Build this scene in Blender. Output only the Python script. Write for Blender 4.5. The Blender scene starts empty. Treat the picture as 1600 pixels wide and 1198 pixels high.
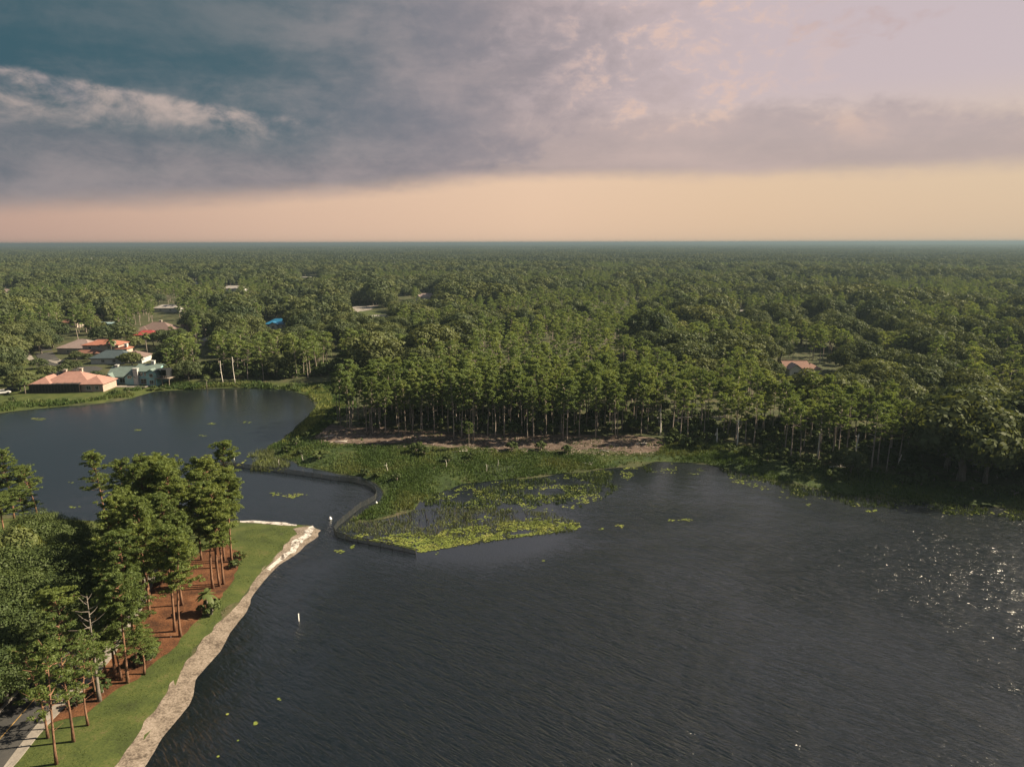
import bpy, math, random
import numpy as np
from mathutils import Vector, Matrix
from mathutils.geometry import delaunay_2d_cdt

R = math.radians
rng = np.random.default_rng(11)
random.seed(11)
scene = bpy.context.scene
C = scene.collection

# ------------------------------------------------------------------ camera
CAM_H, PITCH, FPX, ROLL = 56.0, R(11.65), 1067.0, R(0.13)
cam_d = bpy.data.cameras.new('camera')
cam = bpy.data.objects.new('camera', cam_d)
C.objects.link(cam)
cam.location = (0, 0, CAM_H)
cam.rotation_euler = (Matrix.Rotation(R(90) - PITCH, 3, 'X') @ Matrix.Rotation(-ROLL, 3, 'Z')).to_euler()
cam_d.sensor_width = 36
cam_d.lens = 36 * FPX / 1600
cam_d.clip_start = 1
cam_d.clip_end = 90000
scene.camera = cam

# ------------------------------------------------------------------ sun, render settings
SUN_AZ, SUN_EL = R(79), R(36)      # azimuth clockwise from the view direction (+Y)
sd_ = bpy.data.lights.new('sun', 'SUN')
sun = bpy.data.objects.new('sun', sd_)
C.objects.link(sun)
sun_dir = Vector((math.sin(SUN_AZ) * math.cos(SUN_EL), math.cos(SUN_AZ) * math.cos(SUN_EL), math.sin(SUN_EL)))
sun.rotation_euler = sun_dir.to_track_quat('Z', 'Y').to_euler()
sun.location = (60, 60, 90)
sd_.energy = 5.0
sd_.angle = R(0.6)
sd_.color = (1.0, 0.83, 0.58)
scene.view_settings.view_transform = 'Standard'
scene.view_settings.look = 'None'
scene.view_settings.exposure = 1.6
scene.view_settings.gamma = 1.0
cy = scene.cycles
cy.max_bounces = 5
cy.diffuse_bounces = 2
cy.glossy_bounces = 2
cy.transmission_bounces = 3
cy.transparent_max_bounces = 6
cy.volume_bounces = 0
cy.use_denoising = True
try:
    cy.denoiser = 'OPENIMAGEDENOISE'
    cy.denoising_input_passes = 'RGB_ALBEDO_NORMAL'
except Exception:
    pass
cy.sample_clamp_indirect = 4
cy.caustics_reflective = False
cy.caustics_refractive = False


def lin(r, g, b, a=1.0):
    f = lambda c: (c / 255 / 12.92) if c / 255 <= .04045 else ((c / 255 + .055) / 1.055) ** 2.4
    return (f(r), f(g), f(b), a)


class NT:
    """small helper to write node trees as expressions"""
    def __init__(self, nt):
        self.nt = nt

    def n(self, t, **kw):
        nd = self.nt.nodes.new(t)
        for k, v in kw.items():
            setattr(nd, k, v)
        return nd

    def set(self, sock, v):
        if isinstance(v, bpy.types.NodeSocket):
            self.nt.links.new(v, sock)
        else:
            sock.default_value = v

    def m(self, op, a, b=0.0, c=0.0, clamp=False):
        nd = self.n('ShaderNodeMath', operation=op, use_clamp=clamp)
        for i, v in enumerate((a, b, c)):
            self.set(nd.inputs[i], v)
        return nd.outputs[0]

    def ss(self, x, a, b, lo=0.0, hi=1.0):
        nd = self.n('ShaderNodeMapRange', interpolation_type='SMOOTHSTEP')
        for i, v in enumerate((x, a, b, lo, hi)):
            self.set(nd.inputs[i], v)
        return nd.outputs[0]

    def mix(self, f, a, b, blend='MIX'):
        nd = self.n('ShaderNodeMix', data_type='RGBA', blend_type=blend)
        self.set(nd.inputs[0], f)
        self.set(nd.inputs[6], a)
        self.set(nd.inputs[7], b)
        return nd.outputs[2]

    def ramp(self, x, stops, interp='LINEAR'):
        nd = self.n('ShaderNodeValToRGB')
        cr = nd.color_ramp
        cr.interpolation = interp
        while len(cr.elements) < len(stops):
            cr.elements.new(0.5)
        for e, (p, c) in zip(cr.elements, stops):
            e.position = p
            e.color = c if not isinstance(c, (int, float)) else (c, c, c, 1)
        self.set(nd.inputs[0], x)
        return nd.outputs[0]

    def xyz(self, x, y, z):
        nd = self.n('ShaderNodeCombineXYZ')
        for i, v in enumerate((x, y, z)):
            self.set(nd.inputs[i], v)
        return nd.outputs[0]

    def noise(self, vec, scale, detail=4, rough=.55, dist=0.0):
        nd = self.n('ShaderNodeTexNoise')
        if vec is not None:
            self.set(nd.inputs['Vector'], vec)
        nd.inputs['Scale'].default_value = scale
        nd.inputs['Detail'].default_value = detail
        nd.inputs['Roughness'].default_value = rough
        nd.inputs['Distortion'].default_value = dist
        return nd.outputs[0]


# ------------------------------------------------------------------ world: evening sky with a storm deck
def build_world():
    w = bpy.data.worlds.new('World')
    scene.world = w
    w.use_nodes = True
    nt = w.node_tree
    nt.nodes.clear()
    T = NT(nt)
    co = T.n('ShaderNodeTexCoord').outputs['Generated']
    sp = T.n('ShaderNodeSeparateXYZ')
    nt.links.new(co, sp.inputs[0])
    x, y, z = sp.outputs
    DEG = 180 / math.pi
    el = T.m('MULTIPLY', T.m('ARCSINE', z), DEG)
    az = T.m('MULTIPLY', T.m('ARCTAN2', x, y), DEG)
    a01 = T.m('MULTIPLY_ADD', az, 1 / 360, .5)
    pos = lambda a: a / 360 + .5
    # coordinates for cloud noise: stretched along the horizon
    v1 = T.xyz(T.m('MULTIPLY', az, .055), T.m('MULTIPLY', el, .16), 0.0)
    v2 = T.xyz(T.m('MULTIPLY', az, .10), T.m('MULTIPLY', el, .17), 3.0)
    v3 = T.xyz(T.m('MULTIPLY', az, .03), T.m('MULTIPLY', el, .22), 7.0)
    nA = T.m('SUBTRACT', T.noise(v1, 1.0, 7, .55, .3), .5)
    nB = T.m('SUBTRACT', T.noise(v2, 1.7, 8, .62, .5), .5)
    nC = T.m('SUBTRACT', T.noise(v3, 1.3, 5, .5), .5)
    nF = T.m('SUBTRACT', T.noise(v2, 5.0, 8, .62, .4), .5)
    K = 3.3   # Background strength 0.1, exposure +1.6
    # clear air
    sky = T.n('ShaderNodeTexSky', sky_type='NISHITA', sun_disc=False)
    sky.sun_elevation = SUN_EL
    sky.sun_rotation = SUN_AZ
    sky.air_density = 1.5
    sky.dust_density = 3.0
    band = T.ramp(a01, [(pos(-180), lin(150, 150, 155)), (pos(-70), lin(176, 152, 146)), (pos(-36), lin(196, 163, 148)),
                        (pos(-18), lin(219, 185, 162)), (pos(2), lin(231, 197, 169)), (pos(18), lin(224, 193, 163)),
                        (pos(38), lin(214, 189, 162)), (pos(60), lin(226, 194, 160)), (pos(100), lin(200, 170, 150)),
                        (pos(180), lin(150, 150, 155))])
    high = T.ramp(a01, [(pos(-180), lin(120, 128, 140)), (pos(-40), lin(190, 172, 172)), (pos(10), lin(200, 180, 181)),
                        (pos(36), lin(194, 177, 181)), (pos(60), lin(206, 186, 182)), (pos(120), lin(160, 155, 160)), (pos(180), lin(120, 128, 140))])
    clear = T.mix(T.ss(el, 5.0, 11.5), band, high)
    clear = T.mix(1.0, clear, (K, K, K, 1), 'MULTIPLY')
    clear = T.mix(.04, clear, sky.outputs[0])
    # storm deck
    deckc = T.ramp(a01, [(pos(-180), lin(84, 98, 108)), (pos(-60), lin(72, 98, 108)), (pos(-34), lin(70, 99, 110)),
                         (pos(-20), lin(90, 110, 119)), (pos(-6), lin(136, 134, 141)), (pos(5), lin(168, 155, 158)),
                         (pos(13), lin(192, 173, 171)), (pos(36), lin(186, 170, 170)), (pos(80), lin(168, 158, 158)),
                         (pos(180), lin(84, 98, 108))])
    lowc = T.ramp(a01, [(pos(-180), lin(100, 108, 116)), (pos(-36), lin(112, 118, 126)), (pos(-18), lin(128, 126, 132)),
                        (pos(0), lin(158, 147, 150)), (pos(13), lin(178, 162, 163)), (pos(36), lin(192, 173, 170)),
                        (pos(180), lin(100, 108, 116))])
    deck = T.mix(T.ss(T.m('ADD', el, T.m('MULTIPLY', nC, 9.0)), 9.0, 4.0), deckc, lowc)
    # darker and lighter folds inside the deck
    fold = T.ss(T.m('ADD', T.m('ADD', T.m('ADD', nA, T.m('MULTIPLY', nF, .28)), T.m('MULTIPLY', nB, .5)), T.m('MULTIPLY', nC, .7)), -.22, .25)
    dark = T.mix(1.0, deck, (.87, .905, .93, 1), 'MULTIPLY')
    lite = T.mix(.30, deck, lin(206, 184, 178))
    deck = T.mix(fold, dark, lite)
    # top of the frame on the left turns deep teal
    teal = T.m('MULTIPLY', T.ss(el, 9.5, 13.5), T.ss(T.m('ADD', az, T.m('MULTIPLY', nA, 16)), -4, -26))
    deck = T.mix(T.m('MULTIPLY', teal, .62), deck, lin(64, 95, 106))
    # lit puffs along the right rim of the deck
    puff = T.m('MULTIPLY', T.ss(nB, .02, .2), T.m('MULTIPLY', T.ss(az, 2, 11), T.ss(el, 6, 10)))
    deck = T.mix(T.m('MULTIPLY', puff, .55), deck, lin(232, 196, 172))
    deck = T.mix(1.0, deck, (K, K, K, 1), 'MULTIPLY')
    # lower edge of the deck
    edge = T.m('MULTIPLY', T.ramp(a01, [(pos(-180), .40), (pos(-60), .22), (pos(-36), .25), (pos(-20), .35), (pos(-8), .47),
                                        (pos(2), .52), (pos(8), .53), (pos(20), .51), (pos(36), .48), (pos(60), .5), (pos(180), .40)]), 10.0)
    e1 = T.m('SUBTRACT', T.m('ADD', el, T.m('ADD', T.m('MULTIPLY', nC, 2.2), T.m('MULTIPLY', nF, .7))), edge)
    soft = T.ss(az, -30, 0, 1.3, .8)
    mlow = T.ss(e1, T.m('MULTIPLY', soft, -1.0), T.m('MULTIPLY', soft, 1.0))
    # upper edge on the sunny side
    aw = T.m('ADD', az, T.m('ADD', T.m('MULTIPLY', nB, 26), T.m('MULTIPLY', nF, 12)))
    fade = T.m('MAXIMUM', T.ss(aw, 21, -3), T.ss(aw, 85, 130))
    top = T.m('MULTIPLY', T.ramp(a01, [(pos(-180), .26), (pos(14), .245), (pos(27), .245), (pos(36), .205), (pos(60), .2), (pos(180), .26)]), 40.0)
    e2 = T.m('SUBTRACT', top, T.m('ADD', el, T.m('ADD', T.m('MULTIPLY', nB, 4.0), T.m('MULTIPLY', nF, 2.2))))
    mtop = T.m('MAXIMUM', fade, T.ss(e2, -.7, 1.2, 0, .85))
    mdeck = T.m('MULTIPLY', mlow, mtop)
    # overhead the deck breaks up into paler cloud
    over = T.ss(T.m('ADD', el, T.m('MULTIPLY', nA, 12)), 17.5, 25)
    overb = T.ramp(a01, [(pos(-180), lin(140, 148, 160)), (pos(-40), lin(184, 180, 190)), (pos(-12), lin(204, 198, 208)), (pos(20), lin(238, 230, 238)), (pos(55), lin(246, 238, 240)), (pos(120), lin(190, 186, 192)), (pos(180), lin(140, 148, 160))])
    overb = T.mix(T.m('MULTIPLY', T.ss(el, 26, 48), T.ss(az, 26, -18, .12, 1.0)), overb, lin(88, 106, 122))
    overc = T.mix(1.0, T.mix(fold, T.mix(1.0, overb, (.82, .85, .88, 1), 'MULTIPLY'), overb), (K, K, K, 1), 'MULTIPLY')
    # bright gap in the deck on the left
    gu = T.m('SUBTRACT', T.m('MULTIPLY_ADD', az, -.105, 7.55), el)      # under the straight dark edge
    gl = T.m('SUBTRACT', T.m('ADD', el, T.m('ADD', T.m('MULTIPLY', nB, 4.5), T.m('MULTIPLY', nF, 2.6))), T.m('MULTIPLY_ADD', az, -.03, 8.15))
    gap = T.m('MULTIPLY', T.ss(T.m('ADD', gu, T.m('MULTIPLY', nF, .7)), -.12, .5), T.ss(gl, -1.3, 2.2))
    gap = T.m('MULTIPLY', gap, T.ss(az, -12, -21))
    gap = T.m('MULTIPLY', gap, T.ss(az, -75, -55))
    gapc = T.mix(T.ss(nB, -.12, .16), lin(158, 150, 155), lin(218, 194, 182))
    gapc = T.mix(1.0, gapc, (K, K, K, 1), 'MULTIPLY')
    # peach lit puffs where the deck frays out, thin scraps in the clear part
    puffm = T.m('MULTIPLY', T.ss(T.m('ADD', nB, T.m('MULTIPLY', nF, .8)), .0, .2), T.m('MULTIPLY', T.ss(el, 7.5, 10), T.m('MULTIPLY', T.ss(az, 1, 9), T.ss(az, 27, 16))))
    puffc = T.mix(1.0, lin(232, 196, 174), (K, K, K, 1), 'MULTIPLY')
    scrap = T.m('MULTIPLY', T.ss(T.m('ADD', nA, T.m('MULTIPLY', nF, .3)), .06, .2), T.m('MULTIPLY', T.ss(el, 11.0, 13.5), T.ss(az, 12, 18)))
    scrapc = T.mix(1.0, lin(192, 164, 158), (K, K, K, 1), 'MULTIPLY')
    col = T.mix(T.m('MULTIPLY', scrap, .6), clear, scrapc)
    col = T.mix(mdeck, col, deck)
    col = T.mix(T.m('MULTIPLY', puffm, .5), col, puffc)
    col = T.mix(T.m('MULTIPLY', T.m('MULTIPLY', gap, .66), T.ss(T.m('ADD', nF, nB), -.28, .12, .35, 1.0)), col, gapc)
    col = T.mix(over, col, overc)
    bg = T.n('ShaderNodeBackground')
    nt.links.new(col, bg.inputs[0])
    bg.inputs[1].default_value = .1
    out = T.n('ShaderNodeOutputWorld')
    nt.links.new(bg.outputs[0], out.inputs[0])
    w.cycles.sampling_method = 'MANUAL'
    w.cycles.sample_map_resolution = 512


build_world()

# ------------------------------------------------------------------ survey: pixel of the photograph <-> metres on the ground
cP, sP, cR, sR = math.cos(PITCH), math.sin(PITCH), math.cos(ROLL), math.sin(ROLL)


def G(px, py, z=0.0):
    X, Y = (px - 800) / FPX, (py - 599) / FPX
    X, Y = X * cR - Y * sR, X * sR + Y * cR
    dx, dy, dz = X, cP - Y * sP, -sP - Y * cP
    t = (CAM_H - z) / -dz
    return dx * t, dy * t


def P(x, y, z):
    x, y, z = np.asarray(x, float), np.asarray(y, float), np.asarray(z, float) - CAM_H
    f = y * cP - z * sP
    u = y * sP + z * cP
    X, Y = x / f, -u / f
    X, Y = X * cR + Y * sR, -X * sR + Y * cR
    return 800 + FPX * X, 599 + FPX * Y, f


def px_poly(pts):
    return np.array([G(*p) for p in pts])


def smooth_poly(p, step=2.0, closed=True):
    """Catmull-Rom through the points, resampled"""
    p = np.asarray(p, float)
    n = len(p)
    out = []
    for i in range(n if closed else n - 1):
        q = [p[(i + k) % n] if closed else p[min(max(i + k, 0), n - 1)] for k in (-1, 0, 1, 2)]
        L = np.linalg.norm(q[2] - q[1])
        m = int(max(1, min(40, L / step)))
        for t in np.arange(m) / m:
            out.append(.5 * (2 * q[1] + (q[2] - q[0]) * t + (2 * q[0] - 5 * q[1] + 4 * q[2] - q[3]) * t * t
                             + (3 * q[1] - q[0] - 3 * q[2] + q[3]) * t ** 3))
    if not closed:
        out.append(p[-1])
    return np.array(out)


def inside(poly, x, y):
    x, y = np.asarray(x, float), np.asarray(y, float)
    r = np.zeros(x.shape, bool)
    x1, y1 = poly[-1]
    for x2, y2 in poly:
        if y1 != y2:
            c = ((y1 > y) != (y2 > y)) & (x < (x2 - x1) * (y - y1) / (y2 - y1) + x1)
            r ^= c
        x1, y1 = x2, y2
    return r


def dist_poly(poly, x, y, closed=True):
    d = np.full(np.shape(x), 1e9)
    n = len(poly)
    for i in range(n if closed else n - 1):
        a, b = poly[i], poly[(i + 1) % n]
        e = b - a
        L = max(e @ e, 1e-9)
        t = np.clip(((x - a[0]) * e[0] + (y - a[1]) * e[1]) / L, 0, 1)
        d = np.minimum(d, (x - a[0] - t * e[0]) ** 2 + (y - a[1] - t * e[1]) ** 2)
    return np.sqrt(d)


_lat = np.random.default_rng(5).random((256, 256))


def vnoise(x, y, s=1.0, o=0):
    x, y = np.asarray(x, float) / s + 37.3 * o + 500, np.asarray(y, float) / s + 11.7 * o + 500
    i, j = np.floor(x).astype(int), np.floor(y).astype(int)
    u, v = x - i, y - j
    u, v = u * u * (3 - 2 * u), v * v * (3 - 2 * v)
    f = lambda a, b: _lat[a % 256, b % 256]
    return (f(i, j) * (1 - u) + f(i + 1, j) * u) * (1 - v) + (f(i, j + 1) * (1 - u) + f(i + 1, j + 1) * u) * v


# ------------------------------------------------------------------ the shoreline
peninsula_px = [(195, 1230), (226, 1187), (255, 1148), (283, 1118), (301, 1084), (303, 1056), (323, 1028), (353, 988), (386, 945), (415, 905),
                (447, 872), (478, 848), (493, 833), (495, 824), (478, 820), (450, 819), (420, 816), (385, 815), (340, 813),
                (280, 815), (200, 816), (130, 814), (60, 806), (-20, 803), (-150, 812)]
far_px = [(-60, 652), (0, 645), (45, 640), (110, 634), (160, 630), (205, 622), (240, 612), (300, 608), (360, 606), (420, 606),
          (455, 610), (480, 618), (494, 632), (487, 647), (472, 660), (456, 674), (436, 688), (416, 698), (420, 710), (452, 716),
          (462, 721), (468, 728), (495, 734), (530, 739), (564, 745), (588, 755), (599, 769), (594, 782), (578, 792), (562, 804), (552, 816),
          (575, 815), (612, 806), (648, 796), (655, 783), (682, 770), (722, 757), (765, 750), (830, 746), (900, 738), (960, 731),
          (1000, 727), (1025, 722), (1060, 720), (1100, 725), (1150, 737), (1200, 750), (1260, 763), (1330, 775), (1400, 783),
          (1450, 785), (1530, 790), (1600, 797), (1700, 806), (1850, 815)]
lake = np.array([(-62, -200), (-60, -60), (-56, 0), (-50, 40)] + [G(*p) for p in peninsula_px] + [(-230, 140), (-260, 190)]
                + [G(*p) for p in far_px] + [(185, 115), (215, 60), (230, -40), (200, -200)])
lake = smooth_poly(lake, 2.0)
_n = np.arange(len(lake))
lake[:, 0] += (vnoise(lake[:, 0], lake[:, 1], 5, 1) - .5) * 1.6
lake[:, 1] += (vnoise(lake[:, 0], lake[:, 1], 5, 2) - .5) * 2.2


def shore(x, y):
    """signed distance to the water's edge, positive on land (clamped at 60 m)"""
    x, y = np.asarray(x, float), np.asarray(y, float)
    d = np.full(x.shape, 60.0)
    near = (x > -330) & (x < 300) & (y > -270) & (y < 340)
    if near.any():
        xs, ys = x[near], y[near]
        dd = dist_poly(lake, xs, ys)
        dd = np.where(inside(lake, xs, ys), -dd, dd)
        d[near] = np.minimum(dd, 60)
    return d


def height(x, y):
    s = shore(x, y)
    land = 1.1 * (1 - np.exp(-np.maximum(s, 0) / 7.0)) + .25 * np.clip(s / 20, 0, 1) * vnoise(x, y, 9, 3)
    bed = np.maximum(s * .11, -3.0)
    return np.where(s >= 0, land, bed)


# ------------------------------------------------------------------ mesh helpers
def mesh_np(name, V, faces, mats=(), midx=None, smooth=False):
    """V (n,3); faces: list of int arrays (m,k)"""
    me = bpy.data.meshes.new(name)
    V = np.asarray(V, np.float32)
    loops = np.concatenate([np.asarray(f, np.int32).ravel() for f in faces])
    sizes = np.concatenate([np.full(len(f), np.shape(f)[1], np.int32) for f in faces])
    me.vertices.add(len(V))
    me.vertices.foreach_set('co', V.ravel())
    me.loops.add(len(loops))
    me.loops.foreach_set('vertex_index', loops)
    me.polygons.add(len(sizes))
    starts = np.zeros(len(sizes), np.int32)
    starts[1:] = np.cumsum(sizes)[:-1]
    me.polygons.foreach_set('loop_start', starts)
    for m in mats:
        me.materials.append(m)
    if midx is not None:
        me.polygons.foreach_set('material_index', np.asarray(midx, np.int32))
    me.polygons.foreach_set('use_smooth', np.full(len(sizes), bool(smooth)))
    me.update(calc_edges=True)
    me.validate()
    return me


class MB:
    """collects geometry for one mesh"""
    def __init__(self):
        self.V, self.F, self.n = [], {3: [], 4: []}, 0

    def add(self, v, faces):
        v = np.asarray(v, float).reshape(-1, 3)
        for f in faces:
            if len(f) in (3, 4):
                self.F[len(f)].append([i + self.n for i in f])
            else:
                for k in range(1, len(f) - 1):
                    self.F[3].append([f[0] + self.n, f[k] + self.n, f[k + 1] + self.n])
        self.V.append(v)
        self.n += len(v)

    def arr(self, v, f):
        v = np.asarray(v, float).reshape(-1, 3)
        f = np.asarray(f, int)
        self.F[f.shape[1]].extend((f + self.n).tolist())
        self.V.append(v)
        self.n += len(v)

    def box(self, c, s, rz=0.0):
        x, y, z = s[0] / 2, s[1] / 2, s[2] / 2
        v = np.array([(i * x, j * y, k * z) for k in (-1, 1) for j in (-1, 1) for i in (-1, 1)])
        cs, sn = math.cos(rz), math.sin(rz)
        v = np.stack([v[:, 0] * cs - v[:, 1] * sn, v[:, 0] * sn + v[:, 1] * cs, v[:, 2]], 1) + np.array(c)
        self.add(v, [(0, 2, 3, 1), (4, 5, 7, 6), (0, 1, 5, 4), (2, 6, 7, 3), (0, 4, 6, 2), (1, 3, 7, 5)])

    def tube(self, pts, rad, k=6, cap=True):
        pts = np.asarray(pts, float)
        n = len(pts)
        rad = np.broadcast_to(rad, (n,))
        t = np.gradient(pts, axis=0)
        t /= np.linalg.norm(t, axis=1)[:, None] + 1e-9
        ref = np.array([1.0, 0, 0]) if abs(t[0, 0]) < .8 else np.array([0, 1.0, 0])
        a = np.cross(t, ref)
        a /= np.linalg.norm(a, axis=1)[:, None] + 1e-9
        b = np.cross(t, a)
        th = np.arange(k) * 2 * math.pi / k
        v = pts[:, None, :] + rad[:, None, None] * (a[:, None, :] * np.cos(th)[None, :, None] + b[:, None, :] * np.sin(th)[None, :, None])
        f = []
        for i in range(n - 1):
            for j in range(k):
                f.append((i * k + j, i * k + (j + 1) % k, (i + 1) * k + (j + 1) % k, (i + 1) * k + j))
        if cap:
            f.append(tuple(range((n - 1) * k, n * k)))
            f.append(tuple(range(k - 1, -1, -1)))
        self.add(v.reshape(-1, 3), f)

    def mesh(self, name, mats, smooth=False):
        fs = [np.array(self.F[k]) for k in (3, 4) if self.F[k]]
        return mesh_np(name, np.concatenate(self.V), fs, mats, None, smooth)


def obj(name, me, parent=None, loc=None):
    o = bpy.data.objects.new(name, me)
    C.objects.link(o)
    if parent is not None:
        o.parent = parent
    if loc is not None:
        o.location = loc
    return o


def tag(o, label=None, cat=None, group=None, kind=None):
    if label:
        o['label'] = label
    if cat:
        o['category'] = cat
    if group:
        o['group'] = group
    if kind:
        o['kind'] = kind
    return o


def empty(name, loc, rz=0.0, sc=1.0):
    o = bpy.data.objects.new(name, None)
    C.objects.link(o)
    o.location = loc
    o.rotation_euler = (0, 0, rz)
    o.scale = (sc,) * 3 if not isinstance(sc, tuple) else sc
    o.empty_display_size = .5
    return o


# ------------------------------------------------------------------ materials
def new_mat(name):
    m = bpy.data.materials.new(name)
    m.use_nodes = True
    m.node_tree.nodes.clear()
    return m, NT(m.node_tree)


def out_surface(T, sh):
    o = T.n('ShaderNodeOutputMaterial')
    T.nt.links.new(sh, o.inputs[0])


def principled(T, col, rough=.8, bump=None, spec=.3, metal=0.0):
    b = T.n('ShaderNodeBsdfPrincipled')
    T.set(b.inputs['Base Color'], col)
    T.set(b.inputs['Roughness'], rough)
    b.inputs['Specular IOR Level'].default_value = spec
    b.inputs['Metallic'].default_value = metal
    if bump is not None:
        T.nt.links.new(bump, b.inputs['Normal'])
    return b.outputs[0]


def bump(T, h, strength=.5, dist=.1):
    b = T.n('ShaderNodeBump')
    T.set(b.inputs['Height'], h)
    T.set(b.inputs['Strength'], strength)
    b.inputs['Distance'].default_value = dist
    return b.outputs[0]


def mat_patchy(name, stops, scale=.5, fine=6.0, rough=.9, bstr=.6, bdist=.1, fine_amt=.4, stretch=(1, 1, 1)):
    """mottled natural surface: a ramp driven by coarse plus fine noise"""
    m, T = new_mat(name)
    co = T.n('ShaderNodeTexCoord').outputs['Object']
    mp = T.n('ShaderNodeMapping')
    mp.inputs['Scale'].default_value = stretch
    T.nt.links.new(co, mp.inputs[0])
    v = mp.outputs[0]
    a = T.noise(v, scale, 6, .6, .3)
    b = T.noise(v, fine, 5, .65)
    f = T.m('ADD', T.m('MULTIPLY', a, 1 - fine_amt), T.m('MULTIPLY', b, fine_amt))
    f = T.ss(f, .32, .68)
    col = T.ramp(f, stops)
    out_surface(T, principled(T, col, rough, bump(T, b, bstr, bdist), .15))
    return m


def mat_plain(name, col, rough=.6, var=.15, scale=1.5, spec=.3, metal=0.0):
    m, T = new_mat(name)
    co = T.n('ShaderNodeTexCoord').outputs['Object']
    n = T.noise(co, scale, 6, .65)
    c2 = tuple(c * (1 - var) for c in col[:3]) + (1,)
    c1 = tuple(min(1, c * (1 + var)) for c in col[:3]) + (1,)
    c = T.mix(T.ss(n, .3, .7), c2, c1)
    out_surface(T, principled(T, c, rough, None, spec, metal))
    return m


def mat_leaf(name, c1, c2, c3, transl=.35, dry=None, field=0.0):
    """foliage: differs from tree to tree and clump to clump; lets light through"""
    m, T = new_mat(name)
    rnd = T.n('ShaderNodeObjectInfo').outputs['Random']
    co = T.n('ShaderNodeTexCoord').outputs['Object']
    n = T.noise(co, .55, 3, .6)
    lo = T.n('ShaderNodeObjectInfo').outputs['Location']
    ln = T.ss(T.noise(lo, .022, 4, .6, .5), .34, .66)
    f = T.m('ADD', T.m('ADD', T.m('MULTIPLY', rnd, .45), T.m('MULTIPLY', ln, .3)), T.m('MULTIPLY', T.ss(n, .3, .7), .25))
    if field:      # ground cover in one mesh: colour drifts across the field instead
        f = T.m('ADD', T.m('MULTIPLY', T.ss(T.noise(co, field, 5, .6, .4), .3, .7), .65), T.m('MULTIPLY', T.ss(T.noise(co, 2.5, 3, .6), .3, .7), .35))
    st = [(0.0, c1), (.5, c2), (.93, c3)]
    if dry:
        st.append((1.0, dry))
    col = T.ramp(f, st)
    d = T.n('ShaderNodeBsdfDiffuse')
    t = T.n('ShaderNodeBsdfTranslucent')
    T.set(d.inputs[0], col)
    tc = T.mix(1.0, col, (1.25, 1.15, .55, 1), 'MULTIPLY')
    T.set(t.inputs[0], tc)
    mx = T.n('ShaderNodeMixShader')
    mx.inputs[0].default_value = transl
    T.nt.links.new(d.outputs[0], mx.inputs[1])
    T.nt.links.new(t.outputs[0], mx.inputs[2])
    gl = T.n('ShaderNodeBsdfGlossy')
    gl.inputs['Roughness'].default_value = .5
    gl.inputs[0].default_value = (.8, .8, .8, 1)
    m2 = T.n('ShaderNodeMixShader')
    m2.inputs[0].default_value = .008
    T.nt.links.new(mx.outputs[0], m2.inputs[1])
    T.nt.links.new(gl.outputs[0], m2.inputs[2])
    out_surface(T, m2.outputs[0])
    return m


def c4(r, g, b):
    return (r, g, b, 1)


M = {}
M['ground'] = mat_patchy('forest_floor', [(0, c4(.030, .034, .018)), (.5, c4(.050, .056, .026)), (1, c4(.085, .072, .045))], .15, 2.0)
M['bed'] = M['ground']
M['lawn'] = mat_patchy('lawn_grass', [(0, c4(0.027, 0.036, 0.012)), (.4, c4(0.040, 0.055, 0.015)), (.75, c4(0.055, 0.068, 0.019)), (1, c4(0.077, 0.070, 0.032))], .22, 3.0, bstr=.9, bdist=.08)
M['marsh'] = mat_patchy('marsh_grass_ground', [(0, c4(0.015, 0.022, 0.009)), (.45, c4(0.022, 0.038, 0.011)), (.8, c4(0.038, 0.054, 0.015)), (1, c4(0.058, 0.053, 0.026))], .12, 1.3, bstr=1.0, bdist=.3)
M['sand'] = mat_patchy('beach_sand', [(0, c4(0.046, 0.037, 0.031)), (.25, c4(0.097, 0.079, 0.065)), (.5, c4(0.143, 0.118, 0.098)), (.75, c4(0.179, 0.150, 0.127)), (1, c4(0.221, 0.187, 0.163))], .45, 3.2, bstr=.7, bdist=.12, fine_amt=.55)
M['white_sand'] = mat_patchy('pale_dry_sand', [(0, c4(0.038, 0.032, 0.029)), (.3, c4(0.128, 0.111, 0.099)), (.5, c4(0.332, 0.312, 0.299)), (1, c4(0.421, 0.408, 0.395))], .7, 2.6, bstr=.9, bdist=.15, fine_amt=.5)
M['straw'] = mat_patchy('pine_straw', [(0, c4(0.026, 0.013, 0.008)), (.4, c4(0.068, 0.030, 0.015)), (.75, c4(0.106, 0.046, 0.022)), (1, c4(0.132, 0.075, 0.044))], .35, 4.0, bstr=.9, bdist=.1)
M['dirt'] = mat_patchy('bare_dirt', [(0, c4(0.038, 0.027, 0.022)), (.45, c4(0.077, 0.056, 0.047)), (.8, c4(0.113, 0.086, 0.071)), (1, c4(0.148, 0.127, 0.108))], .18, 1.8, bstr=.8, bdist=.25, stretch=(.5, 1.6, 1))
M['asphalt'] = mat_patchy('asphalt', [(0, c4(0.030, 0.030, 0.032)), (.5, c4(0.042, 0.042, 0.043)), (1, c4(0.060, 0.058, 0.056))], .3, 8.0, bstr=.2, bdist=.02)
M['concrete'] = mat_patchy('pale_concrete', [(0, c4(0.148, 0.135, 0.122)), (.5, c4(0.203, 0.184, 0.166)), (1, c4(0.248, 0.230, 0.211))], .6, 5.0, bstr=.2, bdist=.02)
M['yellow'] = mat_plain('dull_yellow_stripe', c4(.22, .14, .05), .8, .4, 3)  # dull yellow of the thin stripe along the road
M['bark'] = mat_patchy('pine_bark', [(0, c4(0.075, 0.041, 0.028)), (.5, c4(0.158, 0.086, 0.055)), (1, c4(0.247, 0.150, 0.100))], 1.2, 7.0, bstr=.8, bdist=.05, stretch=(1, 1, .3))
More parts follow.
